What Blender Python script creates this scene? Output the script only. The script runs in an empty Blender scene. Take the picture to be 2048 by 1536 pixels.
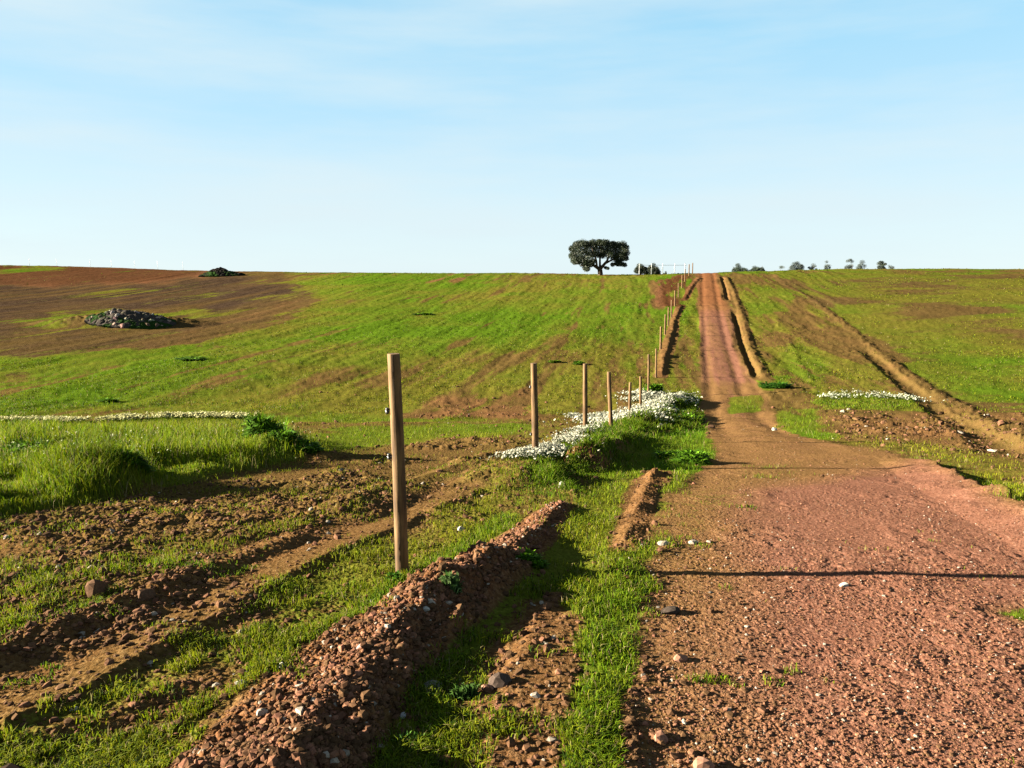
import bpy, math, random
import numpy as np
from mathutils import Vector

RES = 1.0            # terrain resolution factor
rng = np.random.default_rng(7)
random.seed(7)
R = math.radians
scene = bpy.context.scene

# ------------------------------------------------------------------ camera
F = 1547.0                       # focal length in pixels of the 2048 wide photograph
PITCH = R(8.2)
cam_d = bpy.data.cameras.new("camera")
cam = bpy.data.objects.new("camera", cam_d)
scene.collection.objects.link(cam)
cam_d.sensor_width = 36.0
cam_d.lens = 36.0 * F / 2048.0
cam_d.clip_start = 0.05
cam_d.clip_end = 8000.0
cam.location = (0, 0, 0)
cam.rotation_euler = (math.pi / 2 - PITCH, 0, 0)
scene.camera = cam

# ------------------------------------------------------------------ sky
SUN_EL, SUN_AZ = R(15.0), R(1.2)          # azimuth: from the left, slightly in front
world = bpy.data.worlds.new("World")
scene.world = world
world.use_nodes = True
wt = world.node_tree
for n in list(wt.nodes):
    wt.nodes.remove(n)
w_out = wt.nodes.new("ShaderNodeOutputWorld")
w_bg = wt.nodes.new("ShaderNodeBackground")
w_sky = wt.nodes.new("ShaderNodeTexSky")
w_sky.sky_type = 'NISHITA'
w_sky.sun_disc = False
w_sky.sun_elevation = SUN_EL
w_sky.sun_rotation = R(-90) + SUN_AZ
w_sky.altitude = 200
w_sky.air_density = 1.0
w_sky.dust_density = 0.25
w_sky.ozone_density = 2.5
w_bg.inputs["Strength"].default_value = 0.06
SKY_GAIN = 1.76        # brings the clear-air gradient to the physical sky's range
w_tc = wt.nodes.new("ShaderNodeTexCoord")
w_sep = wt.nodes.new("ShaderNodeSeparateXYZ")
w_grad = wt.nodes.new("ShaderNodeValToRGB")          # clear air: pale at the horizon, deeper blue overhead
SKY_STOPS = [(0.0, (.74, .90, .96)), (0.06, (.70, .885, .96)), (0.16, (.53, .80, .96)), (0.27, (.40, .74, .955)), (0.34, (.32, .67, .92)), (0.48, (.06, .14, .26)), (1.0, (.012, .035, .08))]
_e = w_grad.color_ramp.elements
while len(_e) < len(SKY_STOPS): _e.new(.5)
for _q, (_p, _c) in zip(_e, SKY_STOPS):
    _q.position = _p; _q.color = (*_c, 1)
w_gain = wt.nodes.new("ShaderNodeMixRGB"); w_gain.blend_type = 'MULTIPLY'; w_gain.inputs["Fac"].default_value = 1
w_gain.inputs["Color2"].default_value = (SKY_GAIN, SKY_GAIN, SKY_GAIN, 1)
w_air = wt.nodes.new("ShaderNodeMixRGB"); w_air.inputs["Fac"].default_value = 0.95
# faint high streaks of cirrus in the sky itself
w_map = wt.nodes.new("ShaderNodeMapping")
w_map.inputs["Scale"].default_value = (1.0, 1.0, 7.0)
w_map.inputs["Rotation"].default_value = (0.05, 0.12, 0.0)
w_noise = wt.nodes.new("ShaderNodeTexNoise")
w_noise.inputs["Scale"].default_value = 1.7
w_noise.inputs["Detail"].default_value = 6
w_noise.inputs["Roughness"].default_value = 0.55
w_ramp = wt.nodes.new("ShaderNodeValToRGB")
w_ramp.color_ramp.elements[0].position = 0.40
w_ramp.color_ramp.elements[0].color = (0, 0, 0, 1)
w_ramp.color_ramp.elements[1].position = 0.75
w_ramp.color_ramp.elements[1].color = (0.85, 0.85, 0.85, 1)
w_mix = wt.nodes.new("ShaderNodeMixRGB")
w_mix.inputs["Color2"].default_value = (SKY_GAIN * .78, SKY_GAIN * .92, SKY_GAIN * .97, 1)
wt.links.new(w_tc.outputs["Generated"], w_sep.inputs[0])
wt.links.new(w_sep.outputs["Z"], w_grad.inputs["Fac"])
wt.links.new(w_grad.outputs["Color"], w_gain.inputs["Color1"])
wt.links.new(w_tc.outputs["Generated"], w_map.inputs["Vector"])
wt.links.new(w_map.outputs["Vector"], w_noise.inputs["Vector"])
wt.links.new(w_noise.outputs["Fac"], w_ramp.inputs["Fac"])
wt.links.new(w_sky.outputs["Color"], w_air.inputs["Color1"])
wt.links.new(w_gain.outputs["Color"], w_air.inputs["Color2"])
wt.links.new(w_ramp.outputs["Color"], w_mix.inputs["Fac"])
wt.links.new(w_air.outputs["Color"], w_mix.inputs["Color1"])
wt.links.new(w_mix.outputs["Color"], w_bg.inputs["Color"])
wt.links.new(w_bg.outputs["Background"], w_out.inputs["Surface"])

# ------------------------------------------------------------------ sun
sun_d = bpy.data.lights.new("sun", 'SUN')
sun_d.energy = 5.0
sun_d.angle = R(0.53)
sun_d.color = (1.0, 0.90, 0.70)
sun = bpy.data.objects.new("sun", sun_d)
scene.collection.objects.link(sun)
to_sun = Vector((-math.cos(SUN_EL) * math.cos(SUN_AZ), math.cos(SUN_EL) * math.sin(SUN_AZ), math.sin(SUN_EL)))
sun.rotation_euler = to_sun.to_track_quat('Z', 'Y').to_euler()
sun.location = (-30, 10, 20)

vs = scene.view_settings
vs.view_transform = 'Standard'
vs.look = 'None'
vs.exposure = 3.2
vs.gamma = 1.0
vs.use_curve_mapping = False
scene.cycles.max_bounces = 4
scene.cycles.diffuse_bounces = 2

# ================================================================== noise
def _hash(ix, iy, seed):
    h = (ix.astype(np.int64) * 374761393 + iy.astype(np.int64) * 668265263 + seed * 974634777) & 0xFFFFFFFF
    h = ((h ^ (h >> 13)) * 1274126177) & 0xFFFFFFFF
    h = (h ^ (h >> 16)) & 0xFFFFFFFF
    return h.astype(np.float64) / 4294967295.0

def vnoise(x, y, seed=0):
    ix = np.floor(x); iy = np.floor(y)
    fx = x - ix; fy = y - iy
    fx = fx * fx * fx * (fx * (fx * 6 - 15) + 10)
    fy = fy * fy * fy * (fy * (fy * 6 - 15) + 10)
    a = _hash(ix, iy, seed); b = _hash(ix + 1, iy, seed)
    c = _hash(ix, iy + 1, seed); d = _hash(ix + 1, iy + 1, seed)
    return (a * (1 - fx) + b * fx) * (1 - fy) + (c * (1 - fx) + d * fx) * fy

def fbm(x, y, octv=4, seed=0, gain=0.5):
    s = 0.0; a = 1.0; t = 0.0
    ca, sa = 0.8, 0.6
    for o in range(octv):
        s = s + a * vnoise(x, y, seed + o * 17); t += a
        x, y = (x * ca - y * sa) * 2.03 + 11.3, (x * sa + y * ca) * 2.03 + 5.7
        a *= gain
    return s / t                      # 0..1, mean .5

def billow(x, y, octv=3, seed=0):
    s = 0.0; a = 1.0; t = 0.0
    for o in range(octv):
        s = s + a * (1.0 - np.abs(2 * vnoise(x, y, seed + o * 31) - 1)); t += a
        x, y = (x * .6 - y * .8) * 2.1 + 3.1, (x * .8 + y * .6) * 2.1 + 9.2
        a *= 0.5
    return s / t

def worley(x, y, seed=0):
    """rounded lump field: 1 at a lump's centre, 0 between lumps"""
    ix = np.floor(x); iy = np.floor(y)
    best = np.full(x.shape, 9.0)
    for dx in (-1, 0, 1):
        for dy in (-1, 0, 1):
            jx = ix + dx; jy = iy + dy
            px = jx + 0.15 + .7 * _hash(jx, jy, seed); py = jy + 0.15 + .7 * _hash(jx, jy, seed + 5)
            rr = 0.45 + .55 * _hash(jx, jy, seed + 9)
            d = ((x - px) ** 2 + (y - py) ** 2) / (rr * rr)
            best = np.minimum(best, d)
    return np.clip(1 - best, 0, 1)

def sstep(a, b, x):
    t = np.clip((x - a) / (b - a), 0, 1)
    return t * t * (3 - 2 * t)

# ================================================================== macro terrain
cp, sp = math.cos(PITCH), math.sin(PITCH)
def fall(py):                        # how far a ray through row py drops per metre of Y
    v = (768.0 - py) / F
    return (sp - v * cp) / (cp + v * sp)

NEAR = [(-40, -1.2), (-10, -1.6), (0, -1.85), (3, -1.97), (5.25, -2.09), (8.5, -2.50), (11.2, -2.88),
        (16, -3.50), (20, -4.15), (27, -5.2), (35, -5.8)]
def prof(pts, after):
    out = list(NEAR)
    for Y, py in pts:
        out.append((Y, -Y * fall(py)))
    Yl, zl = out[-1]
    out += [(Yl + 12, zl - 0.1), (Yl + 50, zl - 2.0), (400, -9), (900, -16), (5000, -60)]
    return out
COLS = {
    -1500: prof([(45, 738), (60, 688), (80, 640), (105, 600), (140, 560), (180, 524)], 0),
    0:     prof([(45, 735), (55, 692), (75, 640), (100, 600), (135, 562), (180, 528)], 0),
    250:   prof([(45, 735), (56, 690), (75, 643), (100, 600), (130, 565), (168, 533.5)], 0),
    500:   prof([(45, 735), (58, 685), (75, 643), (100, 598), (130, 562), (152, 540)], 0),
    760:   prof([(45, 735), (58, 688), (72, 648), (92, 602), (115, 568), (140, 544)], 0),
    1100:  prof([(45, 738), (57, 692), (70, 650), (88, 603), (108, 568), (130, 546.5)], 0),
    1430:  prof([(38.5, 780), (44, 750), (55, 700), (69, 650), (85, 600), (103, 560), (113, 544)], 0),
    1700:  prof([(44, 747), (55, 695), (69, 645), (85, 597), (103, 559), (122, 535)], 0),
    2048:  prof([(45, 742), (60, 675), (85, 594), (110, 553), (127, 536.5)], 0),
    3600:  prof([(45, 742), (60, 675), (85, 594), (110, 553), (135, 536)], 0),
}
_ys = np.concatenate([np.linspace(-40, 0, 21)[:-1], np.linspace(0, 60, 241)[:-1], np.geomspace(60, 5000, 260)])
_rs = np.linspace(-1.1, 1.1, 121)
_keys = sorted(COLS)
_kr = np.array([(k - 1024) / F for k in _keys])
_tab = np.array([np.interp(_ys, [a for a, b in COLS[k]], [b for a, b in COLS[k]]) for k in _keys])
def _sm(a, n, axis):
    k = np.hanning(n + 2)[1:-1]; k /= k.sum()
    return np.apply_along_axis(lambda v: np.convolve(np.pad(v, n // 2, mode='edge'), k, 'valid'), axis, a)
_tab = _sm(_tab, 13, 1)
_TZ = np.array([np.interp(_rs, _kr, _tab[:, j]) for j in range(len(_ys))])     # (Y, r)
_TZ = _sm(_TZ, 13, 1)

def macro(X, Y):
    X = np.asarray(X, float); Y = np.asarray(Y, float)
    r = np.clip(X / np.maximum(Y, 1.0), -1.099, 1.099)
    fj = (r + 1.1) / 2.2 * 120
    j = np.clip(fj.astype(int), 0, 119); fj = fj - j
    Yc = np.clip(Y, -39.9, 4990)
    i = np.clip(np.searchsorted(_ys, Yc) - 1, 0, len(_ys) - 2)
    fi = (Yc - _ys[i]) / (_ys[i + 1] - _ys[i])
    z = (_TZ[i, j] * (1 - fj) + _TZ[i, j + 1] * fj) * (1 - fi) + (_TZ[i + 1, j] * (1 - fj) + _TZ[i + 1, j + 1] * fj) * fi
    return z

def g2(px, py, zoff=0.0):
    """ground point seen at a pixel of the photograph"""
    u = (px - 1024.0) / F; v = (768.0 - py) / F
    dx, dy, dz = u, cp + v * sp, -sp + v * cp
    t = np.concatenate([np.linspace(0.8, 60, 1500), np.geomspace(60, 320, 1500)[1:]])
    z = macro(dx * t, dy * t) + zoff
    below = np.nonzero(dz * t < z)[0]
    if len(below) == 0:
        k = int(np.argmax(z - dz * t)); return (dx * t[k], dy * t[k])
    k = below[0]
    return (dx * t[k], dy * t[k])

def P(pts, zoff=0.0):
    return [g2(a, b, zoff) for a, b in pts]

# ================================================================== drawing tools in ground coordinates
def dist_line(X, Y, pts):
    """distance to a polyline, signed side (+ right of its direction) and position along it 0..1"""
    pts = np.array(pts, float)
    seg = np.diff(pts, axis=0); L = np.hypot(seg[:, 0], seg[:, 1]); cum = np.concatenate([[0], np.cumsum(L)])
    best = np.full(X.shape, 1e9); side = np.zeros(X.shape); along = np.zeros(X.shape)
    for k in range(len(seg)):
        ax, ay = pts[k]; bx, by = seg[k]; l2 = max(L[k] ** 2, 1e-9)
        t = np.clip(((X - ax) * bx + (Y - ay) * by) / l2, 0, 1)
        dx = X - ax - t * bx; dy = Y - ay - t * by
        d = np.hypot(dx, dy)
        cr = (bx * dy - by * dx)           # >0 left of direction
        m = d < best
        best = np.where(m, d, best); side = np.where(m, -np.sign(cr), side)
        along = np.where(m, (cum[k] + t * L[k]) / cum[-1], along)
    return best, side, along

def in_poly(X, Y, pts):
    """signed distance to a polygon (+ inside)"""
    pts = np.array(pts, float); n = len(pts)
    best = np.full(X.shape, 1e9); inside = np.zeros(X.shape, bool)
    for k in range(n):
        ax, ay = pts[k]; cx, cy = pts[(k + 1) % n]
        bx, by = cx - ax, cy - ay; l2 = max(bx * bx + by * by, 1e-9)
        t = np.clip(((X - ax) * bx + (Y - ay) * by) / l2, 0, 1)
        best = np.minimum(best, np.hypot(X - ax - t * bx, Y - ay - t * by))
        if abs(by) > 1e-12:
            cond = ((ay > Y) != (cy > Y)) & (X < (Y - ay) * bx / by + ax)
            inside ^= cond
    return np.where(inside, best, -best)

class Local:
    """evaluate a shape only for the points in its box"""
    def __init__(s, X, Y, pts, pad):
        p = np.array(pts)
        s.i = np.nonzero((X > p[:, 0].min() - pad) & (X < p[:, 0].max() + pad) & (Y > p[:, 1].min() - pad) & (Y < p[:, 1].max() + pad))[0]
        s.x = X[s.i]; s.y = Y[s.i]

# road outline
_rl = P([(1290, 1530), (1292, 1400), (1300, 1250), (1312, 1130), (1330, 1010), (1390, 950), (1432, 925), (1422, 880), (1412, 845), (1402, 790), (1397, 740), (1395, 690), (1393, 640), (1392, 590), (1391, 560)])
_rr = P([(1441, 560), (1450, 590), (1463, 625), (1476, 680), (1503, 752), (1533, 805), (1566, 862), (1640, 884), (1700, 893), (1780, 907), (1840, 922), (1900, 956), (1960, 990), (2048, 1032), (2200, 1110)])
def _ext(a, b, d):
    l = math.hypot(b[0] - a[0], b[1] - a[1]); return (b[0] + (b[0] - a[0]) / l * d, b[1] + (b[1] - a[1]) / l * d)
def _dirp(p, d):   # continue along the road's far direction
    return (p[0] + 0.235 * d, p[1] + 0.972 * d)
ROAD = [(-0.9, -12), (-0.2, 0)] + _rl + [_dirp(_rl[-1], 20), _dirp(_rl[-1], 60), _dirp(_rr[0], 60), _dirp(_rr[0], 20)] + _rr + [(5.0, 3), (4.2, -12)]

# ---- features: (pixel line, half width left, half width right, height at both ends, lumpiness)
BERM = P([(420, 1700), (500, 1620), (565, 1530), (650, 1395), (745, 1285), (880, 1188), (1000, 1110), (1075, 1045), (1130, 985)], .115)
BERM2 = P([(1175, 942), (1215, 912), (1262, 886)])
TRK1 = P([(-350, 1640), (-60, 1485), (0, 1450), (150, 1385), (300, 1300), (430, 1232), (560, 1158), (700, 1085), (850, 1020), (960, 970)], .045)
TRKS = [(a - .15, b) for a, b in TRK1]
TRK2 = P([(-300, 1430), (0, 1322), (130, 1270), (260, 1220), (400, 1160), (520, 1108), (620, 1075)])
TRK3 = P([(0, 1500), (120, 1470), (240, 1430), (370, 1360)])
ROWC = P([(1318, 945), (1295, 975), (1280, 1010), (1262, 1050), (1245, 1095)])
ROWD = P([(1110, 1190), (1075, 1240), (1050, 1300), (1000, 1360)])
HUMP = P([(1010, 985), (1075, 945), (1150, 905), (1235, 868), (1320, 822), (1375, 800)])
HUMP2 = P([(1290, 860), (1350, 838), (1405, 830)])
LBERM = P([(1322, 752), (1331, 712), (1343, 668), (1349, 640), (1362, 610)])
LBERM2 = P([(1368, 600), (1382, 575), (1398, 556)])
DITCH = P([(1516, 760), (1497, 722), (1482, 680), (1473, 645), (1467, 620)])
DITCH2 = P([(1456, 600), (1450, 575), (1443, 552)])
RBANK = P([(1534, 762), (1510, 715), (1494, 670), (1483, 628), (1470, 590), (1452, 553)])
LIP = P([(1835, 918), (1880, 940), (1930, 966), (1990, 995), (2060, 1028), (2250, 1120)])
RSTRIP = P([(2150, 930), (2048, 872), (1930, 815), (1840, 770), (1760, 705), (1700, 655), (1640, 610), (1570, 565), (1545, 550)])
RDARK = P([(1655, 812), (1625, 770), (1600, 725), (1575, 675), (1550, 635)])
RDIT = P([(2048, 920), (1930, 850), (1850, 800), (1780, 745), (1720, 690)])
FURR = P([(1000, 905), (900, 940), (800, 975), (650, 1035)])
RIDGES = [
    # pts, wl, wr, h0, h1, lump
    (BERM, 0.66, 0.19, 0.11, 0.042, 0.19),
    (BERM2, 0.35, 0.30, 0.22, 0.16, 0.06),
    (TRK1, 0.34, 0.09, 0.052, 0.022, 0.015),
    (TRK2, 0.20, 0.14, 0.042, 0.03, 0.16),
    (TRK3, 0.20, 0.12, 0.035, 0.02, 0.12),
    (ROWC, 0.16, 0.12, 0.035, 0.035, 0.45),
    (ROWD, 0.10, 0.08, 0.015, 0.015, 0.2),
    (HUMP, 1.0, 0.75, 0.15, 0.34, 0.06),
    (HUMP2, 0.8, 0.6, 0.18, 0.10, 0.06),
    (LBERM, 0.5, 0.25, 0.13, 0.11, 0.28),
    (LBERM2, 0.4, 0.3, 0.09, 0.09, 0.3),
    (RBANK, 0.35, 0.45, 0.09, 0.09, 0.3),
    (RSTRIP, 0.5, 0.5, 0.07, 0.04, 0.5),
    (RDARK, 0.35, 0.3, 0.025, 0.025, 0.8),
    (FURR, 0.5, 0.25, 0.07, 0.07, 0.05),
]
DITCHES = [
    ([(a + 0.42, b - 0.02) for a, b in BERM], 0.24, 0.34, 0.055),
    (DITCH, 0.26, 0.30, 0.20), (DITCH2, 0.25, 0.30, 0.18),
    (P([(2048, 920), (1930, 850), (1850, 800), (1780, 745), (1720, 690)]), 0.6, 0.4, 0.12),
]
# tall-grass hummocks:  px, py, rx, ry (m), height
HUMMOCKS = [(515, 925, 0.75, 0.45, 0.30), (200, 985, 0.8, 0.45, 0.22), (40, 925, 1.4, 0.8, 0.22), (640, 925, .8, .4, .10),
            (1385, 925, 0.5, 0.25, 0.08), (250, 648, 9.0, 4.5, 0.9)]
HUMW = [(g2(a, b), rx, ry, h) for a, b, rx, ry, h in HUMMOCKS]

# ---- ground cover painting: (polygon in the photo, field, value, soft edge in metres)
G = 0; YL = 1; RD = 2; RO = 3; TALL = 4; PU = 5; RF = 6      # grass, yellow, red, road gravel, tall grass, purple-grey plough, roughness
PAINT = []
def paint(pts, soft, **kw):
    PAINT.append((P(pts), soft, kw))
# hillside beyond the valley
paint([(-900, 1700), (-900, 845), (1400, 840), (1400, 1700)], 1.0, g=.42, yl=.75, rf=.8)
paint([(-1200, 838), (1320, 838), (1380, 548), (-1200, 548)], 1.0, g=.93, yl=.36, rf=.25)
paint([(560, 838), (1320, 838), (1330, 700), (1180, 660), (900, 700), (600, 760)], 3.0, g=.55, yl=.9, rf=.4)
paint([(820, 838), (870, 790), (1060, 775), (1080, 838)], 1.5, g=.15, yl=.5, rd=.55, rf=.8)
paint([(1130, 838), (1190, 790), (1290, 700), (1320, 750), (1290, 838)], 1.5, g=.26, yl=.9, rd=.2, rf=.5)
paint([(620, 735), (700, 690), (820, 690), (800, 760), (650, 790)], 3.5, g=.55, yl=.8)
paint([(250, 790), (450, 735), (620, 700), (640, 720), (480, 770), (300, 810)], 3.0, g=.55, yl=.8)
paint([(0, 790), (150, 760), (520, 735), (500, 790), (200, 830), (-300, 830)], 3.0, g=.86, yl=.3)
paint([(600, 640), (760, 610), (1000, 600), (1200, 590), (1100, 660), (760, 690)], 5.0, g=.92, yl=.25)
paint([(1060, 590), (1300, 570), (1320, 640), (1280, 700), (1100, 680)], 4.0, g=.9, yl=.45)
paint([(1050, 548), (1320, 548), (1290, 585), (1060, 580)], 4.0, g=.78, yl=.8)
paint([(1312, 612), (1330, 560), (1378, 548), (1372, 570), (1352, 612)], 1.2, g=.05, rd=1.0, yl=.3, rf=.4)
paint([(620, 546), (900, 548), (1000, 560), (900, 565), (640, 556)], 3.0, g=.85, yl=.4, rd=.6)
paint([(880, 640), (980, 600), (1100, 560), (1050, 556), (930, 590), (840, 630)], 3.0, g=.7, yl=.9)
# ploughed hill at the left
paint([(-1400, 545), (-1400, 760), (-200, 740), (0, 728), (300, 692), (430, 660), (520, 632), (640, 602), (600, 575), (520, 556), (400, 546), (0, 534)], 7.0, g=.24, pu=.9, yl=.9, rd=.15, rf=.25)
paint([(-1400, 530), (0, 530), (400, 540), (430, 548), (320, 566), (100, 572), (-1400, 575)], 5.0, g=.03, pu=.15, rd=1.0)
paint([(-100, 545), (150, 540), (100, 533), (-100, 530)], 4.0, g=.45, rd=.6)
paint([(40, 640), (150, 618), (350, 620), (420, 640), (330, 665), (80, 668)], 5.0, g=.75, pu=.2, yl=.6)
paint([(-100, 690), (250, 665), (500, 610), (600, 585), (640, 600), (480, 645), (300, 690), (-100, 720)], 4.0, g=.24, pu=.45, yl=.8)
paint([(200, 700), (420, 655), (520, 630), (600, 600), (560, 610), (430, 648)], 2.0, g=.25, pu=.4, rd=.3)
# valley bottom and near left
paint([(-600, 880), (0, 868), (620, 845), (1000, 838), (600, 835), (-600, 835)], .8, g=.9, yl=.55, rf=.2)
paint([(-700, 1110), (-300, 1080), (0, 1045), (160, 1018), (300, 988), (470, 952), (640, 935), (640, 900), (560, 880), (300, 868), (-600, 878)], .3, g=1.0, yl=.40, tall=1.0, rf=.2)
paint([(640, 860), (900, 845), (1050, 850), (1000, 880), (800, 890), (640, 900)], .7, g=.75, yl=.6, rf=.3)
paint([(300, 985), (470, 950), (640, 925), (900, 880), (1060, 885), (1000, 915), (800, 985), (640, 1030), (300, 1100), (100, 1130), (-300, 1180), (-300, 1085), (0, 1050)], .35, g=.27, yl=.7, rf=.9, rd=.15)
paint([(0, 1240), (150, 1190), (330, 1120), (300, 1090), (-100, 1150), (-300, 1260)], .35, g=.40, yl=.8, rf=.9)
paint([(-400, 1420), (-100, 1320), (200, 1215), (450, 1120), (700, 1040), (900, 960), (950, 940), (880, 1010), (600, 1130), (300, 1280), (0, 1440), (-300, 1600)], .15, g=.10, yl=.4, rd=.45, rf=.6)
paint([(-300, 1690), (0, 1500), (300, 1340), (600, 1175), (800, 1070), (1000, 960), (1050, 990), (900, 1110), (760, 1210), (560, 1340), (330, 1480), (150, 1650)], .15, g=.60, yl=.8, rf=.75)
paint([(560, 1340), (760, 1210), (900, 1110), (1050, 990), (1000, 1060), (860, 1150), (800, 1190)], .12, g=.9, yl=.25, rf=.3)
paint([(100, 1500), (250, 1420), (420, 1340), (470, 1340), (340, 1430), (150, 1540)], .2, g=.25, yl=.5, rd=.4, rf=.8)
paint([(470, 1230), (560, 1200), (540, 1250), (400, 1290)], .12, g=.1, rd=.5, rf=.9)
# verge between the bank and the road
paint([(700, 1600), (850, 1340), (960, 1220), (1080, 1090), (1180, 960), (1280, 870), (1420, 860), (1450, 930), (1350, 1000), (1320, 1130), (1300, 1300), (1280, 1600)], .12, g=.66, yl=.55, rf=.45)
paint([(980, 1130), (1120, 1060), (1240, 1050), (1230, 1180), (1090, 1260), (960, 1240)], .2, g=.72, yl=.75, rf=.5)
paint([(870, 1545), (960, 1430), (1000, 1340), (1080, 1210), (1140, 1240), (1180, 1340), (1150, 1460), (1080, 1600)], .14, g=.34, yl=.8, rd=.5, rf=.22)
paint([(1140, 1600), (1165, 1460), (1180, 1320), (1195, 1190), (1270, 1180), (1290, 1300), (1250, 1420), (1240, 1600)], .07, g=.84, yl=.5, rf=.2)
paint([(1240, 1600), (1250, 1430), (1290, 1330), (1296, 1480), (1290, 1600)], .07, g=.22, rd=.4, rf=.5)
paint([(1235, 1100), (1255, 1000), (1290, 940), (1330, 945), (1310, 1010), (1290, 1090)], .06, g=.0, rd=.5, rf=.8)
paint([(1270, 960), (1300, 870), (1420, 850), (1445, 925), (1400, 950)], .15, g=1.0, yl=.15, rf=.2)
# right of the road
paint([(1440, 548), (1560, 548), (1700, 655), (1850, 775), (2048, 880), (2700, 1100), (2700, 1500), (2250, 1150), (2048, 1030), (1850, 920), (1570, 870), (1530, 780), (1480, 660)], .6, g=.34, yl=.9, rd=.05, rf=.8)
paint([(1470, 560), (1580, 552), (1640, 600), (1620, 660), (1560, 630), (1500, 630)], 2.0, g=.68, yl=.5, rf=.5)
paint([(1560, 680), (1600, 650), (1640, 720), (1660, 790), (1620, 790)], .8, g=.65, yl=.4, rf=.9)
paint([(1545, 556), (1590, 548), (4200, 548), (4200, 1100), (2048, 868), (1850, 770), (1700, 650)], 1.0, g=.62, yl=.75, pu=.30, rf=.35)
paint([(1700, 600), (1800, 580), (2100, 640), (2100, 700), (1850, 680), (1760, 640)], 5.0, g=.52, yl=1.0, pu=.2, rf=.5)
paint([(1800, 680), (1900, 650), (2048, 720), (2048, 820), (1950, 790)], 3.0, g=.74, yl=.5, pu=.1, rf=.4)
paint([(1660, 835), (1850, 830), (2048, 830), (2300, 870), (2300, 950), (2048, 915), (1850, 880), (1680, 862)], .4, g=.12, yl=.4, rd=.40, rf=1.5)
paint([(1560, 700), (1640, 650), (1850, 790), (2048, 890), (2300, 960), (2300, 900), (2048, 850), (1800, 720), (1700, 640), (1600, 600), (1540, 640)], .8, g=.30, yl=.9, rd=.1, rf=1.2)
paint([(1640, 790), (1850, 800), (1860, 828), (1650, 822)], .5, g=.95, yl=.3, tall=.4, rf=.2)
paint([(1566, 815), (1640, 820), (1665, 880), (1590, 876), (1560, 850)], .3, g=1.0, yl=.3, rf=.1)
paint([(1505, 758), (1575, 756), (1585, 785), (1510, 785)], .35, g=1.0, yl=.2, rf=.2, tall=.25)
paint([(1660, 880), (1850, 885), (2048, 930), (2048, 1000), (1900, 935), (1800, 905)], .25, g=.55, yl=1.0, rf=.7)
paint([(1900, 945), (1990, 960), (2150, 1020), (2150, 1060), (2040, 1015)], .15, g=.85, yl=.75, rf=.2)
GREENROAD = [(P([(1455, 795), (1520, 792), (1530, 822), (1465, 828)]), .35, .85), (P([(1330, 1130), (1310, 1010), (1400, 960), (1520, 985), (1450, 1080), (1400, 1180), (1330, 1180)]), .4, .42),
             (P([(1990, 1230), (2150, 1200), (2300, 1300), (2150, 1290)]), .15, .8), (P([(1300, 1500), (1330, 1180), (1480, 1200), (1560, 1400), (1450, 1550)]), .3, .16),
             (P([(1480, 930), (1650, 920), (1640, 955), (1500, 960)]), .3, .42), (P([(1330, 610), (1392, 610), (1400, 780), (1330, 780)]), .5, .5)]
_bermline = [(BERM, .50, .30), (BERM2, .35, .25)]
SMOOTHROAD = P([(1400, 770), (1395, 640), (1391, 560), (1441, 560), (1463, 625), (1500, 760)])
VERGEL = P([(1330, 780), (1350, 700), (1380, 620), (1395, 615), (1395, 700), (1402, 780)])

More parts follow.
